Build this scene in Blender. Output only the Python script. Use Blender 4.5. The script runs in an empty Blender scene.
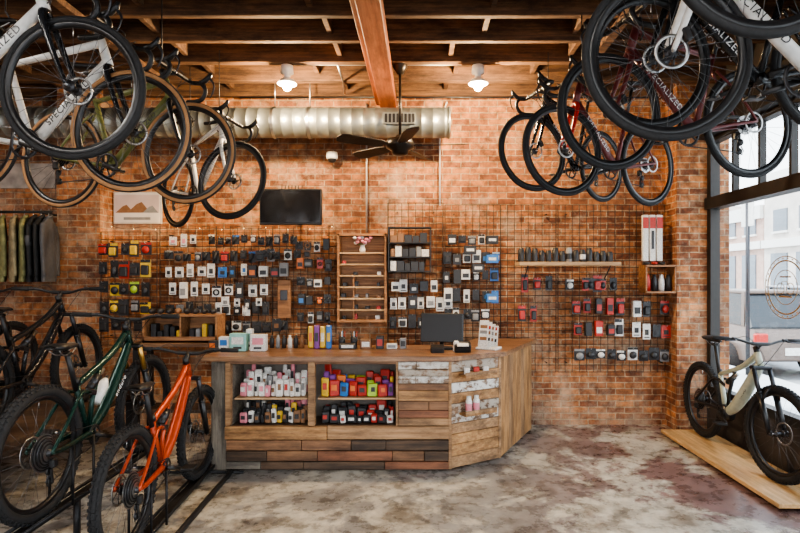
import bpy, math, random
from mathutils import Vector, Matrix
random.seed(7)
F=533.0; CX=421.0; CY=278.0; H=1.65
def P(px,py,Y): return Vector(((px-CX)*Y/F, Y, H-(py-CY)*Y/F))
def PX(px,Y): return (px-CX)*Y/F
def PZ(py,Y): return H-(py-CY)*Y/F
COL=bpy.context.scene.collection
# ---------------- materials ----------------
MC={}
def _new(name):
    m=bpy.data.materials.new(name); m.use_nodes=True
    nt=m.node_tree; b=nt.nodes['Principled BSDF']; return m,nt,b
def M(name,col,rough=.5,metal=0,var=.12,scale=25,emit=0,bump=0):
    if name in MC: return MC[name]
    m,nt,b=_new(name)
    b.inputs['Roughness'].default_value=rough; b.inputs['Metallic'].default_value=metal
    tc=nt.nodes.new('ShaderNodeTexCoord'); n=nt.nodes.new('ShaderNodeTexNoise'); n.inputs['Scale'].default_value=scale
    nt.links.new(tc.outputs['Object'],n.inputs['Vector'])
    r=nt.nodes.new('ShaderNodeValToRGB'); r.color_ramp.elements[0].position=.3; r.color_ramp.elements[1].position=.7
    r.color_ramp.elements[0].color=tuple(c*(1-var) for c in col)+(1,); r.color_ramp.elements[1].color=tuple(min(1,c*(1+var)) for c in col)+(1,)
    nt.links.new(n.outputs['Fac'],r.inputs['Fac']); nt.links.new(r.outputs['Color'],b.inputs['Base Color'])
    if bump:
        bp=nt.nodes.new('ShaderNodeBump'); bp.inputs['Strength'].default_value=bump; bp.inputs['Distance'].default_value=.01
        nt.links.new(n.outputs['Fac'],bp.inputs['Height']); nt.links.new(bp.outputs['Normal'],b.inputs['Normal'])
    if emit:
        b.inputs['Emission Color'].default_value=tuple(col)+(1,); b.inputs['Emission Strength'].default_value=emit
    MC[name]=m; return m
def WOOD(name,c1,c2,axis='x',rough=.6,scale=1.0,stain=.5,paint=None):
    if name in MC: return MC[name]
    m,nt,b=_new(name); b.inputs['Roughness'].default_value=rough; L=nt.links.new; N=nt.nodes.new
    tc=N('ShaderNodeTexCoord'); mp=N('ShaderNodeMapping')
    s=[38*scale]*3; s['xyz'.index(axis)]=1.8*scale; mp.inputs['Scale'].default_value=s
    L(tc.outputs['Object'],mp.inputs['Vector'])
    n=N('ShaderNodeTexNoise'); n.inputs['Scale'].default_value=1; n.inputs['Detail'].default_value=9; n.inputs['Roughness'].default_value=.7
    L(mp.outputs['Vector'],n.inputs['Vector'])
    r=N('ShaderNodeValToRGB'); r.color_ramp.elements[0].position=.38; r.color_ramp.elements[1].position=.62
    r.color_ramp.elements[0].color=c1+(1,); r.color_ramp.elements[1].color=c2+(1,); L(n.outputs['Fac'],r.inputs['Fac'])
    mp2=N('ShaderNodeMapping'); s=[9]*3; s['xyz'.index(axis)]=2.6; mp2.inputs['Scale'].default_value=s; L(tc.outputs['Object'],mp2.inputs['Vector'])
    n2=N('ShaderNodeTexNoise'); n2.inputs['Scale'].default_value=1; n2.inputs['Detail'].default_value=8; n2.inputs['Roughness'].default_value=.75; L(mp2.outputs['Vector'],n2.inputs['Vector'])
    r2=N('ShaderNodeValToRGB'); r2.color_ramp.elements[0].position=.38; r2.color_ramp.elements[1].position=.58
    lo=1-stain; r2.color_ramp.elements[0].color=(lo,lo*.97,lo*.95,1); r2.color_ramp.elements[1].color=(1.12,1.12,1.1,1); L(n2.outputs['Fac'],r2.inputs['Fac'])
    mu=N('ShaderNodeMix'); mu.data_type='RGBA'; mu.blend_type='MULTIPLY'; mu.inputs['Factor'].default_value=1; L(r.outputs['Color'],mu.inputs['A']); L(r2.outputs['Color'],mu.inputs['B'])
    out=mu.outputs['Result']
    if paint:
        ad=N('ShaderNodeMath'); ad.operation='MULTIPLY_ADD'; ad.inputs[1].default_value=.45; L(n.outputs['Fac'],ad.inputs[0])
        m3=N('ShaderNodeMath'); m3.operation='MULTIPLY'; m3.inputs[1].default_value=.55; n3=N('ShaderNodeTexNoise'); n3.inputs['Scale'].default_value=11; n3.inputs['Detail'].default_value=9; n3.inputs['Roughness'].default_value=.7; L(tc.outputs['Object'],n3.inputs['Vector']); L(n3.outputs['Fac'],m3.inputs[0]); L(m3.outputs[0],ad.inputs[2])
        r3=N('ShaderNodeValToRGB'); r3.color_ramp.elements[0].position=.45; r3.color_ramp.elements[1].position=.52; L(ad.outputs[0],r3.inputs['Fac'])
        mx=N('ShaderNodeMix'); mx.data_type='RGBA'; L(r3.outputs['Color'],mx.inputs['Factor']); mx.inputs['B'].default_value=paint+(1,); L(out,mx.inputs['A']); out=mx.outputs['Result']
    L(out,b.inputs['Base Color'])
    bp=N('ShaderNodeBump'); bp.inputs['Strength'].default_value=.45; bp.inputs['Distance'].default_value=.006
    L(n.outputs['Fac'],bp.inputs['Height']); L(bp.outputs['Normal'],b.inputs['Normal'])
    MC[name]=m; return m
def BRICK(name='brick',white=.5):
    m,nt,b=_new(name); b.inputs['Roughness'].default_value=.9
    L=nt.links.new; N=nt.nodes.new
    tc=N('ShaderNodeTexCoord'); sp=N('ShaderNodeSeparateXYZ'); L(tc.outputs['Object'],sp.inputs[0])
    ad=N('ShaderNodeMath'); L(sp.outputs['X'],ad.inputs[0]); L(sp.outputs['Y'],ad.inputs[1])
    cb=N('ShaderNodeCombineXYZ'); L(ad.outputs[0],cb.inputs['X']); L(sp.outputs['Z'],cb.inputs['Y'])
    nz=N('ShaderNodeTexNoise'); nz.inputs['Scale'].default_value=9; L(tc.outputs['Object'],nz.inputs['Vector'])
    vm=N('ShaderNodeVectorMath'); vm.operation='SCALE'; vm.inputs['Scale'].default_value=.018; L(nz.outputs['Color'],vm.inputs[0])
    va=N('ShaderNodeVectorMath'); L(cb.outputs[0],va.inputs[0]); L(vm.outputs[0],va.inputs[1])
    br=N('ShaderNodeTexBrick'); br.inputs['Scale'].default_value=1; br.inputs['Brick Width'].default_value=.205; br.inputs['Row Height'].default_value=.069
    br.inputs['Mortar Size'].default_value=.007; br.inputs['Mortar Smooth'].default_value=.35
    br.inputs['Color1'].default_value=(.56,.245,.105,1); br.inputs['Color2'].default_value=(.22,.08,.042,1); br.inputs['Mortar'].default_value=(.50,.38,.27,1)
    br.inputs['Bias'].default_value=-.05
    L(va.outputs[0],br.inputs['Vector'])
    n1=N('ShaderNodeTexNoise'); n1.inputs['Scale'].default_value=12; n1.inputs['Detail'].default_value=7; n1.inputs['Roughness'].default_value=.62; L(tc.outputs['Object'],n1.inputs['Vector'])
    r1=N('ShaderNodeValToRGB'); r1.color_ramp.elements[0].position=.37; r1.color_ramp.elements[1].position=.67
    r1.color_ramp.elements[0].color=(.45,.41,.39,1); r1.color_ramp.elements[1].color=(1.28,1.24,1.14,1); L(n1.outputs['Fac'],r1.inputs['Fac'])
    mu=N('ShaderNodeMix'); mu.data_type='RGBA'; mu.blend_type='MULTIPLY'; mu.inputs['Factor'].default_value=1
    L(br.outputs['Color'],mu.inputs['A']); L(r1.outputs['Color'],mu.inputs['B'])
    n4=N('ShaderNodeTexNoise'); n4.inputs['Scale'].default_value=1.1; n4.inputs['Detail'].default_value=5; L(tc.outputs['Object'],n4.inputs['Vector'])
    r4=N('ShaderNodeValToRGB'); r4.color_ramp.elements[0].position=.35; r4.color_ramp.elements[1].position=.65; r4.color_ramp.elements[0].color=(.58,.54,.52,1); r4.color_ramp.elements[1].color=(1.15,1.12,1.05,1); L(n4.outputs['Fac'],r4.inputs['Fac'])
    mu2=N('ShaderNodeMix'); mu2.data_type='RGBA'; mu2.blend_type='MULTIPLY'; mu2.inputs['Factor'].default_value=1; L(mu.outputs['Result'],mu2.inputs['A']); L(r4.outputs['Color'],mu2.inputs['B'])
    n2=N('ShaderNodeTexNoise'); n2.inputs['Scale'].default_value=2.1; n2.inputs['Detail'].default_value=10; n2.inputs['Roughness'].default_value=.76; L(tc.outputs['Object'],n2.inputs['Vector'])
    mr=N('ShaderNodeMapRange'); mr.inputs['From Min'].default_value=-2; mr.inputs['From Max'].default_value=-5; mr.inputs['To Min'].default_value=0; mr.inputs['To Max'].default_value=.08; L(sp.outputs['X'],mr.inputs['Value'])
    mr2=N('ShaderNodeMapRange'); mr2.inputs['From Min'].default_value=1.2; mr2.inputs['From Max'].default_value=0; mr2.inputs['To Min'].default_value=0; mr2.inputs['To Max'].default_value=.05; L(sp.outputs['Z'],mr2.inputs['Value'])
    a1=N('ShaderNodeMath'); L(n2.outputs['Fac'],a1.inputs[0]); L(mr.outputs[0],a1.inputs[1]); a2=N('ShaderNodeMath'); L(a1.outputs[0],a2.inputs[0]); L(mr2.outputs[0],a2.inputs[1])
    r2=N('ShaderNodeValToRGB'); r2.color_ramp.elements[0].position=.51; r2.color_ramp.elements[1].position=.68
    r2.color_ramp.elements[0].color=(0,0,0,1); r2.color_ramp.elements[1].color=(white,white,white,1); L(a2.outputs[0],r2.inputs['Fac'])
    mx=N('ShaderNodeMix'); mx.data_type='RGBA'; L(r2.outputs['Color'],mx.inputs['Factor']); L(mu2.outputs['Result'],mx.inputs['A']); mx.inputs['B'].default_value=(.62,.48,.34,1)
    L(mx.outputs['Result'],b.inputs['Base Color'])
    bp=N('ShaderNodeBump'); bp.inputs['Strength'].default_value=.8; bp.inputs['Distance'].default_value=.014; bp.invert=True
    L(br.outputs['Fac'],bp.inputs['Height'])
    bp2=N('ShaderNodeBump'); bp2.inputs['Strength'].default_value=.6; bp2.inputs['Distance'].default_value=.01; L(n1.outputs['Fac'],bp2.inputs['Height']); L(bp.outputs['Normal'],bp2.inputs['Normal'])
    L(bp2.outputs['Normal'],b.inputs['Normal'])
    return m
def FLOORM():
    m,nt,b=_new('worn_concrete'); L=nt.links.new; N=nt.nodes.new
    tc=N('ShaderNodeTexCoord'); sp=N('ShaderNodeSeparateXYZ'); L(tc.outputs['Object'],sp.inputs[0])
    n1=N('ShaderNodeTexNoise'); n1.inputs['Scale'].default_value=.9; n1.inputs['Detail'].default_value=12; n1.inputs['Roughness'].default_value=.74; n1.inputs['Distortion'].default_value=.5; L(tc.outputs['Object'],n1.inputs['Vector'])
    n2=N('ShaderNodeTexNoise'); n2.inputs['Scale'].default_value=8; n2.inputs['Detail'].default_value=10; n2.inputs['Roughness'].default_value=.66; L(tc.outputs['Object'],n2.inputs['Vector'])
    mr=N('ShaderNodeMapRange'); mr.inputs['From Min'].default_value=.5; mr.inputs['From Max'].default_value=1.9; L(sp.outputs['X'],mr.inputs['Value'])
    c1=N('ShaderNodeMix'); c1.data_type='RGBA'; L(mr.outputs[0],c1.inputs['Factor']); c1.inputs['A'].default_value=(.27,.255,.235,1); c1.inputs['B'].default_value=(.20,.125,.115,1)
    r=N('ShaderNodeValToRGB'); r.color_ramp.elements[0].position=.485; r.color_ramp.elements[1].position=.53; L(n1.outputs['Fac'],r.inputs['Fac'])
    c2=N('ShaderNodeMix'); c2.data_type='RGBA'; L(r.outputs['Color'],c2.inputs['Factor']); L(c1.outputs['Result'],c2.inputs['A']); c2.inputs['B'].default_value=(.50,.465,.39,1)
    r2=N('ShaderNodeValToRGB'); r2.color_ramp.elements[0].position=.36; r2.color_ramp.elements[1].position=.62; r2.color_ramp.elements[0].color=(.55,.54,.53,1); r2.color_ramp.elements[1].color=(1.15,1.15,1.15,1); L(n2.outputs['Fac'],r2.inputs['Fac'])
    mu=N('ShaderNodeMix'); mu.data_type='RGBA'; mu.blend_type='MULTIPLY'; mu.inputs['Factor'].default_value=1; L(c2.outputs['Result'],mu.inputs['A']); L(r2.outputs['Color'],mu.inputs['B'])
    n3=N('ShaderNodeTexNoise'); n3.inputs['Scale'].default_value=2.3; n3.inputs['Detail'].default_value=10; n3.inputs['Roughness'].default_value=.7; L(tc.outputs['Object'],n3.inputs['Vector'])
    r3=N('ShaderNodeValToRGB'); r3.color_ramp.elements[0].position=.36; r3.color_ramp.elements[1].position=.50; r3.color_ramp.elements[0].color=(.38,.35,.33,1); r3.color_ramp.elements[1].color=(1,1,1,1); L(n3.outputs['Fac'],r3.inputs['Fac'])
    mu2=N('ShaderNodeMix'); mu2.data_type='RGBA'; mu2.blend_type='MULTIPLY'; mu2.inputs['Factor'].default_value=1; L(mu.outputs['Result'],mu2.inputs['A']); L(r3.outputs['Color'],mu2.inputs['B'])
    L(mu2.outputs['Result'],b.inputs['Base Color'])
    rr=N('ShaderNodeMapRange'); rr.inputs['To Min'].default_value=.08; rr.inputs['To Max'].default_value=.5; L(n2.outputs['Fac'],rr.inputs['Value']); L(rr.outputs[0],b.inputs['Roughness'])
    bp=N('ShaderNodeBump'); bp.inputs['Strength'].default_value=.08; bp.inputs['Distance'].default_value=.008; L(n2.outputs['Fac'],bp.inputs['Height']); L(bp.outputs['Normal'],b.inputs['Normal'])
    return m
def GLASS():
    m=bpy.data.materials.new('window_glass'); m.use_nodes=True; nt=m.node_tree; nt.nodes.clear()
    o=nt.nodes.new('ShaderNodeOutputMaterial'); t=nt.nodes.new('ShaderNodeBsdfTransparent'); g=nt.nodes.new('ShaderNodeBsdfGlossy'); g.inputs['Roughness'].default_value=.02
    t.inputs['Color'].default_value=(.96,.98,.98,1)
    n=nt.nodes.new('ShaderNodeTexNoise'); n.inputs['Scale'].default_value=3; mr=nt.nodes.new('ShaderNodeMapRange'); mr.inputs['To Min'].default_value=.03; mr.inputs['To Max'].default_value=.06
    x=nt.nodes.new('ShaderNodeMixShader'); nt.links.new(n.outputs['Fac'],mr.inputs['Value']); nt.links.new(mr.outputs[0],x.inputs[0]); nt.links.new(t.outputs[0],x.inputs[1]); nt.links.new(g.outputs[0],x.inputs[2]); nt.links.new(x.outputs[0],o.inputs[0])
    return m
# ---------------- geometry accumulator ----------------
class G:
    def __init__(s): s.v=[]; s.f=[]; s.m=[]; s.sm=[]; s.mats=[]
    def mi(s,m):
        if m not in s.mats: s.mats.append(m)
        return s.mats.index(m)
    def add(s,vs,fs,m,smooth=False):
        o=len(s.v); s.v+= [tuple(v) for v in vs]
        if isinstance(m,list):
            for f,mm in zip(fs,m): s.f.append([i+o for i in f]); s.m.append(s.mi(mm)); s.sm.append(smooth)
        else:
            k=s.mi(m)
            for f in fs: s.f.append([i+o for i in f]); s.m.append(k); s.sm.append(smooth)
    def box(s,c,d,m,rot=None,bev=0):
        c=Vector(c); hx,hy,hz=d[0]/2,d[1]/2,d[2]/2
        if bev:
            b=min(bev,hx*.9,hy*.9,hz*.9) 
            vs=[]; idx={}
            for sx in(-1,1):
                for sy in(-1,1):
                    for sz in(-1,1):
                        for ax in range(3):
                            p=[sx*(hx-b),sy*(hy-b),sz*(hz-b)]
                            p[ax]=(sx*hx,sy*hy,sz*hz)[ax]
                            idx[(sx,sy,sz,ax)]=len(vs); vs.append(Vector(p))
            fs=[]
            for ax in range(3):
                u,w=[(1,2),(2,0),(0,1)][ax]
                for sg in(-1,1):
                    q=[]
                    for a,bb in((-1,-1),(1,-1),(1,1),(-1,1)):
                        k=[0,0,0]; k[ax]=sg;k[u]=a;k[w]=bb; q.append(idx[(*k,ax)])
                    fs.append(q if sg>0 else q[::-1])
            for ax in range(3):
                u,w=[(1,2),(2,0),(0,1)][ax]
                for a in(-1,1):
                    for bb in(-1,1):
                        k1=[0,0,0];k1[u]=a;k1[w]=bb;k1[ax]=-1;k2=list(k1);k2[ax]=1
                        q=[idx[(*k1,u)],idx[(*k2,u)],idx[(*k2,w)],idx[(*k1,w)]]
                        fs.append(q if a*bb<0 else q[::-1])
            for sx in(-1,1):
                for sy in(-1,1):
                    for sz in(-1,1):
                        q=[idx[(sx,sy,sz,i)] for i in range(3)]
                        fs.append(q if sx*sy*sz>0 else q[::-1])
        else:
            vs=[Vector((x*hx,y*hy,z*hz)) for x in(-1,1) for y in(-1,1) for z in(-1,1)]
            fs=[(0,1,3,2),(4,6,7,5),(0,4,5,1),(2,3,7,6),(0,2,6,4),(1,5,7,3)]
        if rot is not None: vs=[rot@v for v in vs]
        s.add([v+c for v in vs],fs,m)
    def b2(s,x0,x1,y0,y1,z0,z1,m,bev=0): s.box(((x0+x1)/2,(y0+y1)/2,(z0+z1)/2),(abs(x1-x0),abs(y1-y0),abs(z1-z0)),m,None,bev)
    def tube(s,pts,r,m,n=8,closed=False,flat=1.0):
        pts=[Vector(p) for p in pts]; N=len(pts); rs=r if isinstance(r,(list,tuple)) else [r]*N
        tang=[]
        for i in range(N):
            if closed: t=pts[(i+1)%N]-pts[i-1]
            else: t=pts[min(i+1,N-1)]-pts[max(i-1,0)]
            tang.append(t.normalized())
        up=Vector((0,0,1)) if abs(tang[0].z)<.9 else Vector((0,1,0))
        nrm=(up-tang[0]*up.dot(tang[0])).normalized(); vs=[]
        for i in range(N):
            t=tang[i]; nrm=(nrm-t*nrm.dot(t)).normalized(); bi=t.cross(nrm)
            for k in range(n):
                a=2*math.pi*k/n; vs.append(pts[i]+nrm*(math.cos(a)*rs[i])+bi*(math.sin(a)*rs[i]*flat))
        fs=[]
        for i in range(N if closed else N-1):
            j=(i+1)%N
            for k in range(n): fs.append((i*n+k,j*n+k,j*n+(k+1)%n,i*n+(k+1)%n))
        if not closed: fs.append(tuple(range(n))); fs.append(tuple((N-1)*n+k for k in reversed(range(n))))
        s.add(vs,fs,m,True)
    def loft(s,rings,m,cap=True,smooth=True):
        n=len(rings[0]); vs=[p for r in rings for p in r]; fs=[]
        for i in range(len(rings)-1):
            for k in range(n): fs.append((i*n+k,(i+1)*n+k,(i+1)*n+(k+1)%n,i*n+(k+1)%n))
        if cap: fs.append(tuple(range(n))[::-1]); fs.append(tuple((len(rings)-1)*n+k for k in range(n)))
        s.add(vs,fs,m,smooth)
    def lathe(s,c,prof,m,n=48,axis='y',closed=True,smooth=True):
        c=Vector(c); vs=[]; k=len(prof)
        for i in range(n):
            a=2*math.pi*i/n; ca,sa=math.cos(a),math.sin(a)
            for (r,t) in prof:
                vs.append(c+ (Vector((r*ca,t,r*sa)) if axis=='y' else Vector((r*ca,r*sa,t)) if axis=='z' else Vector((t,r*ca,r*sa))))
        fs=[];ms=[]
        for i in range(n):
            j=(i+1)%n
            for q in range(k if closed else k-1):
                w=(q+1)%k; fs.append((i*k+q,i*k+w,j*k+w,j*k+q)); ms.append(m[q] if isinstance(m,list) else m)
        s.add(vs,fs,ms,smooth)
    def ell(s,c,r,m,n=12,h=8):
        c=Vector(c); vs=[c+Vector((0,0,r[2]))]
        for j in range(1,h):
            p=math.pi*j/h
            for i in range(n):
                a=2*math.pi*i/n; vs.append(c+Vector((r[0]*math.sin(p)*math.cos(a),r[1]*math.sin(p)*math.sin(a),r[2]*math.cos(p))))
        vs.append(c-Vector((0,0,r[2]))); fs=[]
        for i in range(n): fs.append((0,1+i,1+(i+1)%n))
        for j in range(h-2):
            for i in range(n): a=1+j*n; fs.append((a+i,a+n+i,a+n+(i+1)%n,a+(i+1)%n))
        a=1+(h-2)*n; l=len(vs)-1
        for i in range(n): fs.append((a+i,l,a+(i+1)%n))
        s.add(vs,fs,m,True)
    def mesh(s,name):
        me=bpy.data.meshes.new(name); me.from_pydata(s.v,[],s.f)
        for m in s.mats: me.materials.append(m)
        me.polygons.foreach_set('material_index',s.m); me.polygons.foreach_set('use_smooth',s.sm); me.update(); return me
    def obj(s,name,parent=None,mat=None):
        return mkobj(name,s.mesh(name),parent,mat)
def mkobj(name,me,parent=None,mat=None):
    o=bpy.data.objects.new(name,me); COL.objects.link(o)
    if parent: o.parent=parent
    if mat is not None: o.matrix_local=mat
    return o
def empty(name,loc=(0,0,0),rz=0):
    o=bpy.data.objects.new(name,None); o.empty_display_size=.1; COL.objects.link(o); o.location=loc; o.rotation_euler=(0,0,rz); return o
def smoothpath(pts,sub=5):
    pts=[Vector(p) for p in pts]; out=[]
    for i in range(len(pts)-1):
        p0=pts[max(i-1,0)];p1=pts[i];p2=pts[i+1];p3=pts[min(i+2,len(pts)-1)]
        for k in range(sub):
            t=k/sub; out.append(.5*((2*p1)+(p2-p0)*t+(2*p0-5*p1+4*p2-p3)*t*t+(3*p1-p0-3*p2+p3)*t**3))
    out.append(pts[-1]); return out
# ---------------- common mats ----------------
brick=BRICK(); glass=GLASS(); floorm=FLOORM()
blk=M('black_plastic',(.012,.012,.013),.45); rub=M('tyre_rubber',(.012,.012,.013),.8,var=.3,scale=60)
tanw=M('tan_sidewall',(.34,.17,.07),.7); carbon=M('carbon_black',(.01,.01,.011),.32)
steel=M('brushed_steel',(.45,.45,.45),.35,1); dsteel=M('dark_steel',(.06,.06,.065),.4,.8); iron=M('black_iron',(.02,.018,.017),.55,.3)
white=M('white_paint',(.75,.74,.7),.45); wire=M('grid_wire',(.03,.022,.018),.5,.4)
gold=M('fork_gold',(.5,.3,.08),.3,.8); spokeM=M('spoke_steel',(.12,.12,.125),.4,.8)
# ---------------- wheels & bikes ----------------
WM={}
def wheel(kind,tan):
    key=(kind,tan)
    if key in WM: return WM[key]
    g=G(); mtb=kind!='road'
    R=.37 if mtb else .345; tr=.030 if mtb else .0165; n=72
    prof=[];ms=[]
    K=14
    for q in range(K):
        a=2*math.pi*q/K; prof.append((R-tr+tr*math.cos(a),tr*math.sin(a)))
        am=2*math.pi*(q+.5)/K; ms.append(tanw if tan and math.cos(am)<.45 else rub)
    g.lathe((0,0,0),prof,ms,n)
    ri=R-2*tr; d=.020 if mtb else .024; w=.015 if mtb else .011
    g.lathe((0,0,0),[(ri+.008,w),(ri-.005,w+.001),(ri-d,w*.5),(ri-d,-w*.5),(ri-.005,-w-.001),(ri+.008,-w)],carbon,n)
    if mtb:
        for k in range(66):
            for row,ph in enumerate((-.85,-.35,.35,.85)):
                a=2*math.pi*(k+(.5 if row in(1,2) else 0))/66
                rm=Matrix.Rotation(-a,3,'Y')@Matrix.Rotation(ph,3,'Z')
                g.box(Matrix.Rotation(-a,3,'Y')@Vector((R-tr+tr*math.cos(ph)+.001,tr*math.sin(ph),0)),(.010,.012,.017),rub,rm)
    ns=28
    for k in range(ns):
        a=2*math.pi*k/ns; sd=1 if k%2 else -1; off=(.55 if (k//2)%2 else -.55)
        p0=Vector((.024*math.cos(a+off),sd*.028,.024*math.sin(a+off))); p1=Vector(((ri-d+.003)*math.cos(a),0,(ri-d+.003)*math.sin(a)))
        g.tube([p0,p1],.0012,spokeM,4)
    g.tube([(0,-.05,0),(0,.05,0)],.014,dsteel,12); 
    for sd in(-.03,.03): g.tube([(0,sd-.004,0),(0,sd+.004,0)],.028,dsteel,16)
    rr=.09 if mtb else .07
    g.lathe((0,.042,0),[(rr,.001),(rr-.014,.001),(rr-.014,-.001),(rr,-.001)],steel,36)
    for k in range(6):
        a=k*math.pi/3; g.tube([(.02*math.cos(a),.042,.02*math.sin(a)),((rr-.012)*math.cos(a+.4),.042,(rr-.012)*math.sin(a+.4))],.003,dsteel,4)
    g.tube([(0,0,ri-d),(0,0,ri-d-.04)],.003,steel,5)
    WM[key]=g.mesh('wheel_mesh'); return WM[key]
def saddle(g,c,m=None):
    c=Vector(c); rings=[]
    for x,w,z,h in [(-.13,.035,.012,.012),(-.12,.062,.012,.02),(-.07,.072,.008,.026),(-.02,.055,.002,.026),(.04,.03,0,.022),(.10,.02,0,.018),(.135,.012,-.004,.01)]:
        rings.append([c+Vector((x,w*math.cos(a),z+h*math.sin(a)*(1 if math.sin(a)>0 else .7))) for a in [2*math.pi*k/14 for k in range(14)]])
    g.loft(rings,m or blk)
    for sd in(-1,1): g.tube(smoothpath([c+Vector((-.09,sd*.03,-.01)),c+Vector((-.04,sd*.022,-.04)),c+Vector((.04,sd*.02,-.04)),c+Vector((.1,sd*.008,-.005))],4),.0035,steel,6)
def make_bike(name,kind,front_hub,yaw,colA,colB=None,steer=0,tan=False,roll=0,pitch=0,hang=None,letter=None,saddle_up=0,forkcol=None,cage=None):
    mtb=kind!='road'; R=.37 if mtb else .345; wb=1.2 if mtb else 1.0
    colB=colB or colA; fc=forkcol or (carbon if mtb else colA)
    rot=Matrix.Rotation(yaw,4,'Z')@Matrix.Rotation(pitch,4,'Y')@Matrix.Rotation(roll,4,'X')
    root=empty(name); loc=Vector(front_hub)-(rot@Vector((wb,0,R)))
    root.matrix_world=Matrix.Translation(loc)@rot
    g=G()
    if mtb:
        fat=1.35 if kind=='ebike' else 1.0
        BB=Vector((.44,0,.345)); SC=Vector((.335,0,.70)); HB=Vector((.965,0,.86)); HT=Vector((.92,0,.965)); FH=Vector((1.2,0,R)); SD=Vector((.22,0,.93+saddle_up)); BAR=Vector((.955,0,1.04))
        g.tube([BB,SC],[.024,.018],colA,12)
        g.tube(smoothpath([HB+Vector((-.005,0,.012)),Vector((.80,0,.66)),Vector((.62,0,.46)),BB+Vector((.03,0,.01))],5),[.026*fat+.012*fat*math.sin(math.pi*i/15) for i in range(16)],colA,14)
        g.tube(smoothpath([HT+Vector((0,0,-.02)),Vector((.70,0,.81)),SC+Vector((0,0,-.02))],5),[.026-.0006*i for i in range(11)],colA,12)
        g.tube([HB,HT],[.028,.025],colA,14)
        g.tube([Vector((.60,0,.775)),Vector((.50,0,.55)),BB+Vector((.03,0,.05))],.016,colB,10)
        g.tube([BB+Vector((0,-.045,0)),BB+Vector((0,.045,0))],.055*fat if kind=='ebike' else .034,colB,18)
        RK=Vector((.42,0,.62))
        for sd in(-1,1):
            g.tube(smoothpath([Vector((0,sd*.07,R)),Vector((.1,sd*.066,R-.01)),Vector((.32,sd*.05,.365)),BB+Vector((-.03,sd*.035,.015))],4),[.012+.0007*i for i in range(13)],colB,8)
            g.tube(smoothpath([Vector((0,sd*.07,R)),Vector((.12,sd*.066,.47)),Vector((.3,sd*.05,.63)),RK+Vector((.0,sd*.035,0))],4),.011,colB,8)
            g.box(RK+Vector((.01,sd*.035,0)),(.12,.012,.035),dsteel,Matrix.Rotation(.3,3,'Y'),.005)
        g.tube([RK+Vector((.05,0,.01)),Vector((.52,0,.665))],.024,blk,12); g.tube([Vector((.52,0,.665)),Vector((.63,0,.73))],.014,steel,10); g.tube([Vector((.50,0,.65)),Vector((.57,0,.695))],.026,dsteel,12)
        g.tube([SC+Vector((-.0,0,-.05)),Vector((.245,0,.90+saddle_up))],.0155,blk,10); g.tube([SC+Vector((.003,0,-.012)),SC+Vector((-.01,0,.022))],.023,blk,12)
    else:
        BB=Vector((.41,0,.275)); SC=Vector((.27,0,.755)); HB=Vector((.868,0,.715)); HT=Vector((.82,0,.87)); FH=Vector((1.0,0,R)); SD=Vector((.19,0,.985)); BAR=Vector((.90,0,.90))
        g.tube([BB,SC],[.020,.017],colA,12); g.tube([BB+Vector((.01,0,.01)),HB+Vector((-.005,0,.02))],[.032,.028],colA,14,flat=.8)
        g.tube([SC+Vector((0,0,-.02)),HT+Vector((0,0,-.03))],[.016,.022],colA,12); g.tube([HB,HT],[.027,.023],colA,14)
        g.tube([BB+Vector((0,-.035,0)),BB+Vector((0,.035,0))],.028,colB,16)
        for sd in(-1,1):
            g.tube(smoothpath([Vector((0,sd*.066,R)),Vector((.2,sd*.055,.31)),BB+Vector((-.03,sd*.025,.005))],4),[.009+.0006*i for i in range(9)],colA,8)
            g.tube(smoothpath([Vector((0,sd*.066,R)),Vector((.12,sd*.055,.50)),SC+Vector((-.01,sd*.015,-.10))],4),.008,colA,8)
        g.tube([SC+Vector((0,0,-.03)),Vector((.215,0,.94))],.0135,blk,10)
    g.obj('frame',root)
    s=G(); saddle(s,SD); s.box(SD+Vector((.02,0,-.042)),(.05,.05,.02),blk,None,.005); s.obj('saddle',root)
    d=G(); cr=.062 if mtb else .085; yc=-.052; cas=[(.105-.0075*i) if mtb else (.062-.0042*i) for i in range(10)]
    for i,r in enumerate(cas[:9]): d.lathe((0,-.027-.0035*i,R),[(r,.0006),(r-.02,.0006),(r-.02,-.0006),(r,-.0006)],dsteel if i%2 else steel,36,smooth=False)
    d.tube([(0,-.03,R),(0,-.07,R)],.02,dsteel,12)
    d.lathe((BB.x,yc,BB.z),[(cr,.0015),(cr-.016,.0015),(cr-.016,-.0015),(cr,-.0015)],dsteel,48)
    for k in range(5):
        a=2*math.pi*k/5; d.tube([(BB.x,yc,BB.z),(BB.x+(cr-.012)*math.cos(a),yc,BB.z+(cr-.012)*math.sin(a))],.006,blk,6)
    for k in range(32):
        a=2*math.pi*k/32; d.box((BB.x+cr*math.cos(a),yc,BB.z+cr*math.sin(a)),(.006,.002,.004),dsteel,Matrix.Rotation(-a,3,'Y'))
    ca=-.35
    for sg in(1,-1):
        yy=-.068*sg; e=Vector((BB.x+.17*math.cos(ca)*sg,yy-.01*sg,BB.z+.17*math.sin(ca)*sg))
        d.tube([(BB.x,yy,BB.z),tuple(e)],[.016,.011],blk,10,flat=.6)
        d.tube([e,e+Vector((0,-.03*sg,0))],.006,steel,8)
        if mtb: d.box(e+Vector((0,-.06*sg,0)),(.10,.09,.016),blk,None,.004)
        else: d.box(e+Vector((0,-.05*sg,0)),(.075,.05,.012),blk,None,.004)
    d.tube([(BB.x,-.05,BB.z),(BB.x,-.075,BB.z)],.018,blk,12)
    rc=cas[4]+.003
    path=[]
    for k in range(9):
        a=math.pi/2-math.pi*k/8; path.append((BB.x+cr*math.cos(a),-.048,BB.z+cr*math.sin(a)))
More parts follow.
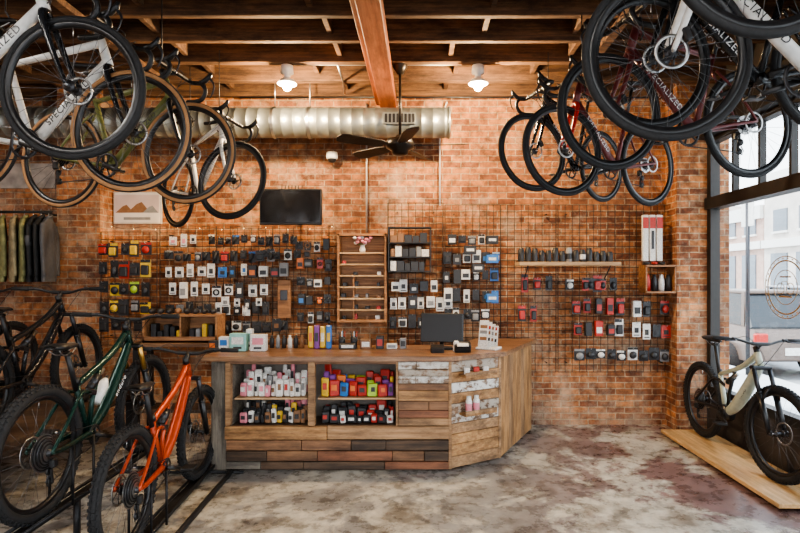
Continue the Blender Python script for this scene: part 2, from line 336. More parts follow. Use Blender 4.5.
    path+=[(.05,-.047,R-.17),(.0,-.047,R-.185),(-.01,-.046,R-.16),(.035,-.046,R-.09)]
    for k in range(9):
        a=-math.pi/2*.8-math.pi*1.05*k/8; path.append((rc*math.cos(a),-.043,R+rc*math.sin(a)))
    d.tube(path,.0035,dsteel,5,closed=True)
    for c in((.012,R-.105),(.022,R-.165)): d.tube([(c[0],-.05,c[1]),(c[0],-.044,c[1])],.022,blk,14)
    d.box((.02,-.058,R-.135),(.022,.01,.09),blk,Matrix.Rotation(-.15,3,'Y'),.004); d.box((.015,-.07,R-.06),(.045,.03,.05),blk,None,.008)
    d.obj('drivetrain',root)
    mkobj('rear_wheel',wheel(kind if kind=='road' else 'mtb',tan),root,Matrix.Translation((0,0,R)))
    ax=(HT-HB).normalized(); S=Matrix.Translation(HB)@Matrix.Rotation(steer,4,ax)@Matrix.Translation(-HB)
    mkobj('front_wheel',wheel(kind if kind=='road' else 'mtb',tan),root,S@Matrix.Translation(FH))
    f=G()
    if mtb:
        for sd in(-1,1):
            y=sd*.068; top=HB+Vector((.01,y,-.005)); bot=FH+Vector((-.02,y,0)); mid=top.lerp(bot,.42)
            f.tube([top,mid],.0175,gold if forkcol is gold else dsteel,12); f.tube([mid,bot],[.024,.019],fc if fc is not gold else carbon,12); f.tube([mid,mid+(top-mid)*.06],.026,blk,12)
            f.box(FH+Vector((-.008,y,.0)),(.045,.024,.045),carbon,None,.008)
        f.box(HB+Vector((.008,0,-.012)),(.055,.18,.032),carbon,None,.01)
        a1=HB.lerp(FH,.44)+Vector((.03,0,.0))
        f.tube(smoothpath([a1+Vector((0,-.068,-.03)),a1+Vector((.02,-.045,.045)),a1+Vector((.025,0,.06)),a1+Vector((.02,.045,.045)),a1+Vector((0,.068,-.03))],4),.012,fc if fc is not gold else carbon,8)
        f.tube([FH+Vector((0,-.08,0)),FH+Vector((0,.08,0))],.008,steel,8)
    else:
        for sd in(-1,1):
            f.tube(smoothpath([HB+Vector((0,0,-.0)),HB+Vector((.012,sd*.036,-.05)),HB.lerp(FH,.6)+Vector((-.008,sd*.05,0)),FH+Vector((0,sd*.055,0))],5),[.022-.0008*i for i in range(16)],fc,8)
        f.tube([FH+Vector((0,-.062,0)),FH+Vector((0,.062,0))],.007,steel,8)
    f.box(FH+Vector((-.05,.06,.06)),(.03,.03,.055),blk,Matrix.Rotation(.4,3,'Y'),.006)
    f.obj('fork',root,S)
    h=G()
    h.tube([HT,HT+ax*.05],.022,blk,12); h.tube([HT+ax*.03,BAR],[.02,.018],blk,10)
    if mtb:
        pts=[(BAR.x-.045,-.39,BAR.z+.035),(BAR.x-.02,-.2,BAR.z+.03),(BAR.x-.002,-.09,BAR.z+.004),tuple(BAR),(BAR.x-.002,.09,BAR.z+.004),(BAR.x-.02,.2,BAR.z+.03),(BAR.x-.045,.39,BAR.z+.035)]
        h.tube(smoothpath(pts,5),[.011 if abs(i-15)>4 else .016 for i in range(31)],blk,8)
        for sd in(-1,1):
            e=Vector((BAR.x-.045,sd*.39,BAR.z+.035)); h.tube([e,e+Vector((.017,-sd*.13,-.003))],.0165,rub,10)
            k=e+Vector((.03,-sd*.17,0)); h.box(k,(.035,.035,.025),dsteel,None,.006); h.tube(smoothpath([k+Vector((.01,0,0)),k+Vector((.045,sd*.02,-.01)),k+Vector((.045,sd*.11,-.015))],4),.0055,dsteel,6)
            h.tube(smoothpath([k+Vector((.01,0,0)),k+Vector((.09,-sd*.06,.02)),Vector((HB.x+.08,sd*.03,HB.z+.08)),Vector((HB.x-.02,sd*.03,HB.z-.02))],6),.0025,blk,5)
    else:
        for sd in(-1,1):
            y=sd*.20
            h.tube(smoothpath([BAR,BAR+Vector((0,sd*.17,0)),BAR+Vector((.02,y,0)),BAR+Vector((.075,y,-.012)),BAR+Vector((.10,y+sd*.005,-.06)),BAR+Vector((.07,y+sd*.012,-.115)),BAR+Vector((.0,y+sd*.018,-.13)),BAR+Vector((-.05,y+sd*.018,-.13))],5),.0155,blk,8)
            b=BAR+Vector((.10,y,.01)); h.tube([b+Vector((-.04,0,-.012)),b,b+Vector((.035,0,.03)),b+Vector((.045,0,.055))],[.015,.018,.016,.010],blk,10)
            h.tube(smoothpath([b+Vector((.03,0,.02)),b+Vector((.065,sd*.005,-.03)),b+Vector((.05,sd*.01,-.09)),b+Vector((.03,sd*.012,-.12))],4),[.009-.0004*i for i in range(13)],dsteel,6,flat=.6)
            h.tube(smoothpath([BAR+Vector((.02,sd*.12,-.01)),BAR+Vector((.09,sd*.05,-.03)),HB+Vector((.05,0,.08)),HB+Vector((.0,sd*.02,0))],5),.0025,blk,5)
    h.obj('handlebar',root,S)
    if letter:
        dn=(HB-BB).normalized(); ang=math.atan2(dn.z,dn.x); mid=BB.lerp(HB,.52)+ (Vector((.06,0,-.02)) if mtb else Vector((0,0,0)))
        for sd in(-1,1):
            cu=bpy.data.curves.new('lettering','FONT'); cu.body=letter[0]; cu.size=.052; cu.align_x='CENTER'; cu.align_y='CENTER'; cu.extrude=.0006; cu.space_character=1.15
            cu.materials.append(letter[1]); o=bpy.data.objects.new('lettering',cu); COL.objects.link(o); o.parent=root
            r=(.0305 if not mtb else .041)
            base=Matrix.Rotation(math.pi/2,4,'X')
            if sd<0: mm=Matrix.Rotation(-ang,4,'Y')@base
            else: mm=Matrix.Rotation(-ang,4,'Y')@Matrix.Rotation(math.pi,4,'Z')@base
            o.matrix_local=Matrix.Translation(mid+Vector((0,sd*r,0)))@mm
    if cage:
        b=G(); q=Vector((.60,0,.60)); dn=(HB-BB).normalized()
        b.tube([q-dn*.10,q+dn*.03,q+dn*.06,q+dn*.085],[.036,.036,.026,.015],cage,14); b.tube([q+dn*.085,q+dn*.11],[.014,.008],blk,10); b.obj('water_bottle',root)
    if hang:
        k=G(); zt=hang-loc.z
        for x,z0 in((SD.x+.06,SD.z-.0),(BAR.x-.1,HT.z-.03)):
            k.tube([(x,0,z0+.06),(x,0,zt)],.004,iron,6)
            k.tube([(x,.0,z0+.06),(x,.03,z0+.03),(x,.035,z0-.03),(x,.01,z0-.055),(x,-.02,z0-.04)],.005,iron,6)
        k.obj('hanging_hook',root)
    return root
wt=M('pearl_white_frame',(.72,.71,.68),.3,.0); bk=M('gloss_black_frame',(.013,.014,.016),.22); red=M('red_frame',(.45,.03,.02),.25); maroon=M('maroon_frame',(.14,.03,.03),.3,.2); org=M('metallic_orange_frame',(.42,.06,.02),.3,.35)
grn=M('dark_green_frame',(.010,.04,.031),.25,.3); olive=M('olive_lime_frame',(.16,.17,.06),.35); sage=M('sage_frame',(.42,.45,.36),.3)
txk=M('lettering_black',(.02,.02,.02),.4); txw=M('lettering_white',(.7,.7,.7),.4)
LB='SPECIALIZED'
CZ=3.62
def hangL(px,py,Y,col,lt,tan,yaw=0,st=0,nm='road_bike',fk=None):
    make_bike(nm,'road',P(px,py,Y),yaw,col,steer=st,tan=tan,hang=CZ+.03,letter=(LB,lt),forkcol=fk)
hangL(73,88,2.55,wt,txk,False,.03,0,fk=bk)
hangL(131,131,2.98,wt,txk,True,-.08,.05,'gravel_bike',fk=bk)
hangL(188,153,3.6,olive,txk,True,-.2,.05,'gravel_bike',fk=carbon)
hangL(231,180,4.55,wt,txk,False,-.72,.42,fk=wt)
def hangR(px,py,Y,col,lt,yaw=0,st=0,tan=False,fk=None):
    make_bike('road_bike','road',P(px,py,Y),math.pi+yaw,col,steer=st,tan=tan,hang=CZ+.03,letter=(LB,lt),forkcol=fk)
hangR(762,-68,1.72,bk,txw,.05,0)
hangR(667,56,2.15,wt,txk,0,0,fk=wt)
hangR(650,62,2.7,bk,txw,.1,.1)
hangR(610,112,3.15,maroon,txw,.25,0)
hangR(563,150,3.95,maroon,txw,.55,-.2,fk=red)
hangR(533,152,4.6,bk,txw,.65,-.25)
def floorbike(name,rear,front,z,col,colB,kind='mtb',steer=0,lt=None,up=0,fk=None,cage=None):
    dx,dy=front[0]-rear[0],front[1]-rear[1]; yaw=math.atan2(dy,dx)
    return make_bike(name,kind,(front[0],front[1],z+.37+.004),yaw,col,colB,steer=steer,letter=lt,saddle_up=up,forkcol=fk,cage=cage,roll=0)
floorbike('mountain_bike',(-1.73,3.13),(-1.80,4.33),.03,org,org,lt=('enduro',txk),steer=-.05,fk=carbon)
floorbike('mountain_bike',(-2.13,2.97),(-2.16,4.17),.30,grn,grn,lt=('enduro',txw),steer=-.05,fk=gold,cage=M('bottle_translucent',(.75,.75,.72),.3))
floorbike('mountain_bike',(-3.10,3.70),(-3.15,4.90),.48,bk,bk,steer=0,fk=carbon)
floorbike('mountain_bike',(-3.95,4.0),(-4.0,5.2),.48,bk,bk,steer=0,fk=carbon)
floorbike('electric_mountain_bike',(2.83,5.33),(2.79,4.16),.06,sage,carbon,kind='ebike',lt=('turbo',txk),steer=.12,up=.06,fk=carbon)
# ---------------- room shell ----------------
XR=3.07; XL=-5.2; YB=6.0; YF=-4.0; ZC=3.9
g=G(); g.b2(XL-.2,XR+.2,YF-.2,YB+.2,-.2,0,floorm); g.obj('floor')
g=G(); g.b2(XL-.2,XR+.4,YB,YB+.25,0,ZC,brick); g.obj('wall_back')
g=G(); x0,x1=PX(57,5.75),PX(100,5.75); g.b2(x0,x1,5.75,6.0,0,ZC-.02,brick); g.obj('brick_pillar')
g=G(); g.b2(PX(677,5.72),XR+.0,5.72,6.0,0,ZC-.02,brick); g.obj('brick_pillar')
g=G(); g.b2(XL-.2,XL,YF,YB,0,ZC,brick); g.obj('wall_left')
cd=WOOD('ceiling_boards',(.06,.032,.018),(.14,.078,.04),'y',.85); jo=WOOD('joist_wood',(.07,.033,.016),(.18,.09,.04),'x',.8,stain=.6); bm=WOOD('orange_beam_wood',(.24,.07,.028),(.38,.13,.055),'y',.6,stain=.35)
g=G(); 
x=XL
while x<XR+.3:
    g.b2(x,x+.135,YF,YB,ZC,ZC+.04,cd); x+=.14
g.b2(XL-.2,XR+.4,YF-.2,YB+.25,ZC+.04,ZC+.1,cd); g.obj('ceiling')
g=G(); y=5.84
while y>YF:
    w=random.uniform(.03,.045); g.b2(XL,XR,y-w,y+w,3.65+random.uniform(-.02,.02),ZC,jo,.006); y-=.44
y=5.62
while y>1:
    for xx in(-3.9,-2.2,-.9,.35,1.3,2.3): 
        q=xx+random.uniform(-.2,.2); g.b2(q-.022,q+.022,y-.18,y+.18,3.70,3.88,jo,.003)
    y-=.44
g.obj('ceiling_joists')
g=G(); g.b2(-.449,-.273,YF,5.95,3.52,3.65,bm,.006); g.b2(-.50,-.449,YF,5.95,3.58,3.65,bm,.004); g.obj('ceiling_beam')
g=G(); 
for xx in(-2.6,1.55): g.b2(xx-.04,xx+.04,-1,5.6,3.60,3.65,jo,.004)
g.obj('bike_hanging_rail')
fr=M('dark_window_frame',(.025,.022,.02),.5,.2); bul=M('bulkhead_dark',(.05,.04,.035),.6)
g=G(); g.b2(XR,XR+.2,YF,5.72,0,.42,bul); g.b2(XR,XR+.2,YF,5.72,3.5,ZC,bul); g.obj('wall_right')
g=G(); g.b2(XR-.04,XR+.16,YF,5.72,3.13,3.50,iron); g.b2(XR-.12,XR+.2,YF,5.72,3.13,3.16,iron); g.b2(XR-.12,XR+.2,YF,5.72,3.47,3.5,iron); g.obj('steel_beam')
g=G(); ys=[5.70,4.05,2.4,.75,-.9,-2.5,-3.95]
g.b2(XR,XR+.1,YF,5.72,.42,.5,fr); g.b2(XR-.03,XR+.12,YF,5.72,2.38,2.50,fr); g.b2(XR,XR+.1,YF,5.72,3.08,3.13,fr)
for yy in ys: g.b2(XR,XR+.1,yy-.05,yy+.03,.5,3.1,fr)
for i in range(len(ys)-1):
    for k in(1,2,3):
        yy=ys[i]+(ys[i+1]-ys[i])*k/4; g.b2(XR+.02,XR+.08,yy-.016,yy+.016,2.5,3.1,fr)
g.b2(XR+.045,XR+.052,YF,5.7,.45,3.1,glass)
g.obj('window_1')
dec=M('gold_leaf_decal',(.42,.24,.09),.5,.1); g=G(); yc=4.55; zc=1.57
for r0,r1 in((.27,.262),(.235,.222),(.15,.144)):
    g.lathe((XR+.04,yc,zc),[(r0,.001),(r1,.001),(r1,-.001),(r0,-.001)],dec,48,axis='x')
for k in range(26):
    a=2*math.pi*k/26; g.box((XR+.04,yc+.25*math.cos(a),zc+.25*math.sin(a)),(.002,.010,.018),dec,Matrix.Rotation(a,3,'X'))
g.box((XR+.04,yc,zc+.09),(.002,.14,.012),dec); g.box((XR+.04,yc,zc-.08),(.002,.16,.014),dec)
for s in(-.06,.06): g.lathe((XR+.04,yc+s,zc-.01),[(.05,.001),(.044,.001),(.044,-.001),(.05,-.001)],dec,24,axis='x')
g.tube([(XR+.04,yc-.06,zc-.01),(XR+.04,yc-.02,zc+.05),(XR+.04,yc+.04,zc+.05),(XR+.04,yc+.06,zc-.01)],.003,dec,4)
g.obj('window_logo_decal')
g=G(); g.b2(XL,XR+.2,YF-.2,YF,0,.3,brick); g.b2(XL,XR+.2,YF-.2,YF,3.4,ZC,brick)
for xx in(XL,-2.4,.4,XR-.1): g.b2(xx,xx+.3,YF-.2,YF,.3,3.4,brick)
g.obj('wall_front')
# ---------------- exterior ----------------
asp=M('asphalt',(.35,.35,.35),.9,scale=3); sw=M('sidewalk',(.6,.59,.57),.9,scale=2)
g=G(); g.b2(-30,60,-40,90,-.5,-.3,asp); g.b2(XR+.25,6.0,-10,60,-.3,-.04,sw); g.b2(15.5,18,-10,90,-.3,-.12,sw); g.obj('street_ground')
fac=M('facade_painted',(.62,.57,.52),.85,scale=2); fac2=M('facade_brick_far',(.52,.36,.30),.9,scale=4); gls=M('far_window',(.16,.19,.22),.2,scale=1); cgl=M('car_glass',(.03,.035,.04),.1)
g=G(); yy=12
for i in range(7):
    m=fac if i%2 else fac2; hgt=[6,7,5.5,6.5,6,7,6][i]; w=8
    g.b2(18,24,yy,yy+w-.05,-.2,hgt,m); g.b2(17.8,18,yy,yy+w-.1,hgt-.7,hgt,white); g.b2(17.8,18,yy,yy+w-.1,3.2,3.6,white)
    for k in range(4):
        y0=yy+.6+k*1.85; g.b2(17.93,18.02,y0,y0+1.2,.5,2.9,gls); g.b2(17.93,18.02,y0,y0+1.0,4.0,5.1,gls); g.b2(17.88,18.02,y0-.08,y0+1.08,3.9,4.0,white)
    yy+=w
g.obj('street_building')
def car(x,y,col,rz=0):
    r=empty('parked_car',(x,y,-.3),rz); g=G()
    L=[(-2.1,.35,.75,.55),(-2.0,.28,.95,.82),(-1.3,.25,1.0,.86),(-.9,.25,1.02,.9),(1.1,.25,1.0,.9),(1.9,.25,.85,.85),(2.1,.35,.65,.6)]
    g.loft([[Vector((w*a,yy,z0+(z1-z0)*b)) for a,b in((-1,0.1),(-1.02,.55),(-.92,1),(.92,1),(1.02,.55),(1,0.1))] for yy,z0,z1,w in L],col,smooth=False); g.obj('body',r)
    g=G(); C=[(-1.85,1.0,.72),(-1.45,1.62,.62),(.3,1.66,.62),(1.05,1.0,.75)]
    g.loft([[Vector((w*1.1,yy,.95)),Vector((w,yy,z)),Vector((-w,yy,z)),Vector((-w*1.1,yy,.95))] for yy,z,w in C],cgl,smooth=False); g.b2(-.64,.64,-1.5,.35,1.63,1.70,col,.02)
    for sd in(-1,1):
        for yy,zz_ in((-1.5,1.62),(-.5,1.64),(.35,1.64)): g.box((sd*.67,yy,1.3),(.05,.09,.75),col)
    g.obj('cabin',r)
    g=G()
    for yy in(-1.3,1.35):
        for sd in(-1,1): g.tube([(sd*.75,yy,.33),(sd*.95,yy,.33)],.33,rub,24); g.tube([(sd*.93,yy,.33),(sd*.97,yy,.33)],.2,steel,16)
    g.obj('wheels',r)
    g=G(); tl=M('car_tail_light',(.5,.03,.02),.3)
    for sd in(-1,1): g.box((sd*.68,-2.05,.78),(.26,.08,.22),tl,None,.02)
    g.box((0,-2.1,.55),(.5,.03,.14),white); g.obj('lights',r)
car(7.15,12.2,M('car_bronze',(.16,.12,.10),.3)); car(7.4,19.5,M('car_red',(.30,.04,.035),.25)); car(12.3,17.5,M('car_silver',(.35,.36,.38),.3)); car(12.6,25,M('car_white',(.7,.7,.7),.25))
g=G(); g.tube([(5.7,9.3,-.1),(5.7,9.3,3.2)],.035,dsteel,10); g.box((5.7,9.3,2.8),(.02,.35,.5),white,None,.005); g.obj('street_sign_pole')
sn=bpy.data.lights.new('sun','SUN'); sn.energy=5; sn.angle=.05; sn.color=(1,.96,.9); so=bpy.data.objects.new('sun',sn); COL.objects.link(so); so.rotation_euler=Vector((-.5,-.15,.85)).to_track_quat('Z','Y').to_euler(); so.location=(0,0,12)
# ---------------- ceiling services ----------------
gal=M('galvanised_duct',(.26,.28,.27),.42,.75,var=.2,scale=5)
g=G(); Yd=5.6; zc=PZ(123,Yd); r=.155; xa,xb=XL+.05,PX(448,Yd); prof=[]
x=xa
while x<xb-.12:
    prof+=[(r,x),(r,x+.11),(r+.003,x+.113),(r+.003,x+.118)]; x+=.12
prof+=[(r,x),(r,xb),(r+.010,xb),(r+.010,xb+.02),(0.001,xb+.02)]
g.lathe((0,Yd,zc),prof,gal,28,axis='x',closed=False)
for px in(275,310,400): g.tube([(PX(px,Yd),Yd,zc+r),(PX(px,Yd),Yd,ZC)],.006,steel,6); g.lathe((PX(px,Yd),Yd,zc),[(r+.009,-.015),(r+.009,.015)],steel,28,axis='x',closed=False)
vx=PX(384,Yd); g.b2(vx,vx+.33,Yd-r-.02,Yd-r+.04,zc-.06,zc+.06,gal,.005)
for k in range(8): g.b2(vx+.02+k*.04,vx+.045+k*.04,Yd-r-.025,Yd-r-.02,zc-.045,zc+.045,blk)
g.obj('air_duct')
g=G(); pz=PZ(110,5.85)
g.tube([(PX(240,5.85),5.85,pz+.14),(2.6,5.85,pz+.14)],.012,dsteel,8)
g.tube([(PX(366,5.9),5.97,3.6),(PX(366,5.9),5.97,PZ(232,5.9))],.010,M('conduit_grey',(.45,.42,.38),.4,.3),8)
g.tube([(PX(447,5.9),5.9,3.6),(PX(440,5.9),5.94,PZ(120,5.9)),(PX(440,5.9),5.94,PZ(205,5.9))],.009,white,8)
g.obj('electrical_conduit')
g=G(); g.tube([(-1.2,5.02,3.66),(.47,5.02,3.66)],.009,steel,8); g.tube([(PX(336,4.9),5.02,3.655),(PX(336,4.9),5.4,3.62),(PX(342,5.5),5.7,3.62)],.010,steel,8); g.obj('lamp_conduit')
bulbM=M('lamp_glow',(1,.85,.6),.3,emit=40)
for px in(287,478):
    c=P(px,84,4.98); r_=empty('ceiling_lamp',c); g=G()
    g.lathe((0,0,0),[(.0,.17),(.055,.17),(.06,.10),(.03,.09),(.03,.045),(.065,.035),(.09,.0),(.085,-.002),(.05,.025),(.0,.03)],white,28,axis='z',closed=False); g.obj('shade',r_)
    g=G(); g.ell((0,0,-.012),(.045,.045,.052),bulbM,16,10); g.obj('bulb',r_)
    l=bpy.data.lights.new('lamp_light','POINT'); l.energy=185; l.color=(1,.72,.42); l.shadow_soft_size=.06; o=bpy.data.objects.new('lamp_light',l); COL.objects.link(o); o.parent=r_; o.location=(0,0,-.1)
for x,y in((-2.6,1.2),(0.3,.6),(-1.2,-1.4),(1.6,-1.2),(-3.6,3.0)):  # out-of-view fixtures added to give the interior fill light
    r_=empty('added_fill_lamp',(x,y,3.45)); g=G(); g.box((0,0,.03),(1.2,.12,.06),white,None,.01)
    for s in(-.5,.5): g.tube([(s,0,.05),(s,0,.2)],.004,steel,5)
    g.obj('housing',r_)
    g=G(); g.box((0,0,-.006),(1.15,.09,.01),M('fill_diffuser',(1,.95,.88),.5,emit=2)); g.obj('fill_diffuser',r_)
    l=bpy.data.lights.new('lamp_light','AREA'); l.shape='RECTANGLE'; l.size=1.15; l.size_y=.1; l.energy=30; l.color=(1,.95,.88); o=bpy.data.objects.new('lamp_light',l); COL.objects.link(o); o.parent=r_; o.location=(0,0,-.02)
fc_=P(400,146,5.0); r_=empty('ceiling_fan',fc_); g=G(); fm=M('fan_bronze',(.02,.014,.01),.35,.4)
g.lathe((0,0,0),[(0,.10),(.03,.10),(.05,.07),(.12,.055),(.135,.02),(.13,-.02),(.08,-.045),(.075,-.075),(.04,-.09),(0,-.092)],fm,32,axis='z',closed=False); g.tube([(0,0,.1),(0,0,3.65-fc_.z)],.014,fm,10)
g.lathe((0,0,3.65-fc_.z),[(0,-.09),(.03,-.09),(.07,-.02),(.07,0)],fm,20,axis='z',closed=False); g.obj('motor',r_)
g=G(); bw=WOOD('fan_blade_wood',(.012,.007,.005),(.03,.017,.01),'x')
for k in range(5):
    a=math.radians(-6+72*k); rm=Matrix.Rotation(a,3,'Z')@Matrix.Rotation(.25,3,'X')
    out=[(.17,-.045),(.22,-.062),(.54,-.075),(.61,-.058),(.63,0),(.61,.058),(.54,.075),(.22,.062),(.17,.045)]
    g.loft([[rm@Vector((x,y,z)) for x,y in out] for z in(-.004,.004)],bw,smooth=False); g.box(rm@Vector((.15,0,.004)),(.12,.035,.012),fm,rm,.003)
g.obj('blades',r_)
tx0,tx1=PX(260,5.55),PX(322,5.55); tz0,tz1=PZ(225,5.55),PZ(189,5.55)
r_=empty('wall_television',((tx0+tx1)/2,5.55,(tz0+tz1)/2)); g=G(); w,h=tx1-tx0,tz1-tz0
g.box((0,0,0),(w,.05,h),blk,None,.006); g.box((0,-.027,.005),(w-.03,.004,h-.04),M('tv_screen',(.008,.008,.01),.12)); g.obj('panel',r_)
g=G(); g.tube([(0,.02,.0),(.03,.15,.05),(0,.42,.1)],.02,iron,8); g.box((0,.43,.1),(.2,.03,.25),iron)
for k in range(7): g.tube([(-.1+.035*k,.02,h/2),(-.1+.035*k,.02,h/2+.04)],.005,iron,5)
g.obj('mount',r_)
c=P(332,157,5.9); g=G(); g.lathe(c,[(0,.05),(.06,.05),(.065,.0),(.06,-.02),(0.05,-.025)],white,24,axis='z',closed=False); g.ell(c+Vector((0,0,-.02)),(.05,.05,.045),blk,16,8); g.box(c+Vector((.0,.05,.03)),(.1,.08,.03),white,None,.005); g.obj('security_camera')
# ---------------- grid panels ----------------
def gridwall(x0,x1,z0,z1,Y,sp=.078):
    g=G(); n=int(round((x1-x0)/sp)); 
    for i in range(n+1): x=x0+(x1-x0)*i/n; g.tube([(x,Y,z0),(x,Y,z1)],.0048 if i%8==0 else .003,wire,4)
    n=int(round((z1-z0)/sp))
    for i in range(n+1): z=z0+(z1-z0)*i/n; g.tube([(x0,Y-.004,z),(x1,Y-.004,z)],.003,wire,4)
    for xx in(x0+.1,x1-.1):
        for zz in(z0+.1,z1-.1): g.tube([(xx,Y,zz),(xx,5.998 if Y>5.8 else 5.748,zz)],.006,wire,6)
    g.obj('gridwall_panel')
YG=5.9
gridwall(PX(160,YG),PX(336,YG),PZ(350,YG),PZ(226,YG),YG); gridwall(PX(388,YG),PX(443,YG),PZ(350,YG),PZ(203,YG),YG); gridwall(PX(445,YG),PX(556,YG),PZ(372,YG),PZ(205,YG),YG); gridwall(PX(558,YG),PX(672,YG),PZ(372,YG),PZ(205,YG),YG)
gridwall(PX(101,5.7),PX(157,5.7),PZ(345,5.7),PZ(232,5.7),5.7)
cols={'w':M('card_white',(.68,.66,.62),.5,scale=90,var=.25),'k':M('card_black',(.022,.022,.024),.45),'g':M('card_grey',(.22,.22,.22),.5),'r':M('card_red',(.42,.03,.02),.4),'b':M('card_blue',(.03,.15,.42),.4),'y':M('card_yellow',(.65,.42,.04),.4),'o':M('card_orange',(.65,.16,.03),.4),'p':M('card_pink',(.7,.25,.3),.4),'n':M('card_brown',(.22,.11,.05),.5),'t':M('card_teal',(.25,.5,.45),.4),'v':M('card_purple',(.2,.05,.25),.4),'l':M('card_lime',(.35,.5,.05),.4)}
def item(g,x,y,z,w,h,c1,c2,kind=0):
    g.tube([(x,y,z+h/2-.01),(x,y-.07,z+h/2-.01),(x,y-.075,z+h/2+.005)],.0025,steel,4)
    y=y-.03-random.random()*.02
    g.box((x,y,z),(w,.004,h),cols[c1],Matrix.Rotation(random.uniform(-.1,.1),3,'Z'))
    g.box((x,y-.003,z+h*.40),(w*.98,.003,h*.18),cols[c2])
    if kind==0: g.box((x,y-.018,z-h*.1),(w*.72,.032,h*.55),cols[c2],None,.008)
    elif kind==1: g.ell((x,y-.018,z-h*.1),(w*.38,.02,h*.3),cols[c2],10,6)
    elif kind==2: g.lathe((x,y-.012,z-h*.08),[(w*.36,.008),(w*.22,.008),(w*.22,-.008),(w*.36,-.008)],cols[c2],16)
    elif kind==3: g.box((x,y-.025,z),(w,.05,h),cols[c1],None,.004); g.box((x,y-.051,z-.1*h),(w*.7,.003,h*.4),cols[c2])
    elif kind==4:
        g.tube([(x-.02,y-.02,z-h*.5),(x+.01,y-.02,z+h*.35)],[.012,.016],cols[c1],8); g.box((x+.01,y-.02,z+h*.36),(.05,.02,.02),cols[c2],None,.004)
    elif kind==5:
        g.box((x,y-.004,z),(w,.004,h),cols[c1]); g.box((x,y-.008,z-h*.05),(w*.5,.006,h*.35),cols[c2],None,.002); g.box((x,y-.008,z-h*.38),(w*.7,.003,h*.06),cols['k'])
def row(g,spec,px0,step,py,w=.085,h=.13,Y=YG,kinds=(0,1,2,3)):
    for i,s in enumerate(spec.split()):
        if s=='-': continue
        item(g,PX(px0+i*step+random.uniform(-1,1),Y),Y-.005,PZ(py+random.uniform(-1.5,1.5),Y),w*random.uniform(.75,1.15),h*random.uniform(.75,1.2),s[0],s[1],random.choice(kinds))
g=G()
row(g,'wp wp wk',175,10.5,241,.08,.12,kinds=(3,5)); row(g,'kw kk kg kb kk kw kk kk kg kk kn',214,8,240,.07,.09,kinds=(0,4)); row(g,'kg nk kn kg kk kk kr kk kk kb kk gk',172,9,256,.085,.12,kinds=(0,1,4)); row(g,'kk kk wk kk nk',268,10,255,.09,.10)
row(g,'wk wk wg wk wk bk kb wb ko wk kr gk',171,10.5,271,.085,.13,kinds=(5,5,3)); row(g,'wk wg wk wk wk wk kw wk wk',174,11.3,290,.09,.15,kinds=(5,5,3,2)); row(g,'wg wk kw wk',227,11,303,.08,.10,kinds=(5,))
row(g,'kk gk kk kg kk wk wk kw wg kk kk',172,9.5,309,.085,.12,kinds=(0,4,5)); row(g,'kk gk kk kw kk kg kk wk gk kk kk kn kk',172,9.5,326,.09,.13,kinds=(0,1,4,5))
row(g,'kk kn wk kk',300,9,246,.08,.11); row(g,'ok kg rk kk',302,9,264,.08,.11); row(g,'kk kg wk kk',302,9,282,.08,.11); row(g,'kb kk ko kk',302,9,300,.08,.11); row(g,'kk wk kg kk',302,9,316,.08,.11)
g.obj('bike_accessory_packets')
g=G(); 
row(g,'kr ky kk ky kr',106,10.5,250,.1,.15,5.68,(0,1)); row(g,'kk kk rk kk yk',106,10.5,269,.1,.16,5.68,(0,1)); row(g,'kk yk kk kl kk',106,10.5,288,.1,.15,5.68,(1,)); row(g,'kk ky kk kg yk',106,10.5,307,.1,.15,5.68,(0,1)); row(g,'kk kk kg kk',106,12,325,.1,.14,5.68,(0,1))
g.obj('glove_packets')
g=G()
row(g,'kw kk kg wk',452,10,240,.085,.10,kinds=(0,3)); row(g,'wk wk kw kk wk',395,9.5,287,.085,.13,kinds=(5,3)); row(g,'wk wk kw wk wg wk wk',394,9,303,.085,.14,kinds=(5,5,3)); row(g,'kk wk kk kw kk kk',394,9.5,322,.085,.13,kinds=(0,5))
row(g,'kk kg wk wk kb bw',447,9.5,258,.085,.12,kinds=(0,3,5)); row(g,'kw kk wk kw kk bk',447,9.5,276,.085,.13,kinds=(0,3,5)); row(g,'wk kk wk kk kb bw',447,9.5,296,.085,.13,kinds=(0,3,5)); row(g,'kk wk kk kg kw',447,9.5,314,.085,.13)
g.obj('component_packets')
g=G()
row(g,'rk kr kk - - rk kr',524,12,283,.085,.17,kinds=(0,)); row(g,'kr rk kr rk kr',576,10.5,306,.09,.18,kinds=(0,3)); row(g,'rk kk rw kr wk',576,10.5,328,.09,.16,kinds=(0,3)); row(g,'kg kk kw kk kw wk kk kk gk',578,10.5,354,.11,.13,kinds=(1,)); row(g,'wk kk - kr',634,10,308,.1,.15); row(g,'wk wk kk rk',634,10,330,.1,.16,kinds=(5,0)); row(g,'kr rk',522,11,312,.09,.17,kinds=(0,))
row(g,'kw - kk rk kk -',568,11,283,.085,.14,kinds=(0,1))
g.obj('inner_tube_packets')
shw=WOOD('shelf_wood',(.18,.08,.032),(.40,.20,.09),'x',stain=.3); plw=WOOD('pale_shelf_wood',(.36,.22,.11),(.55,.37,.21),'x',stain=.25)
x0,x1=PX(338,5.85),PX(387,5.85); z0,z1=PZ(322,5.85),PZ(234,5.85)
g=G(); yb=5.955; yf=5.78
g.b2(x0,x0+.025,yf,yb,z0,z1,shw,.002); g.b2(x1-.025,x1,yf,yb,z0,z1,shw,.002); g.b2(x0,x1,yb-.01,yb,z0,z1,shw)
g.b2(x0,x1,yf-.005,yb,z0,z0+.03,shw,.002); g.b2(x0,x1,yf,yb,z1-.025,z1,shw,.002)
zf=z1-.22
for k in range(1,7): z=z0+(zf-z0)*k/6; g.b2(x0+.025,x1-.025,yf+.01,yb-.01,z,z+.018,plw)
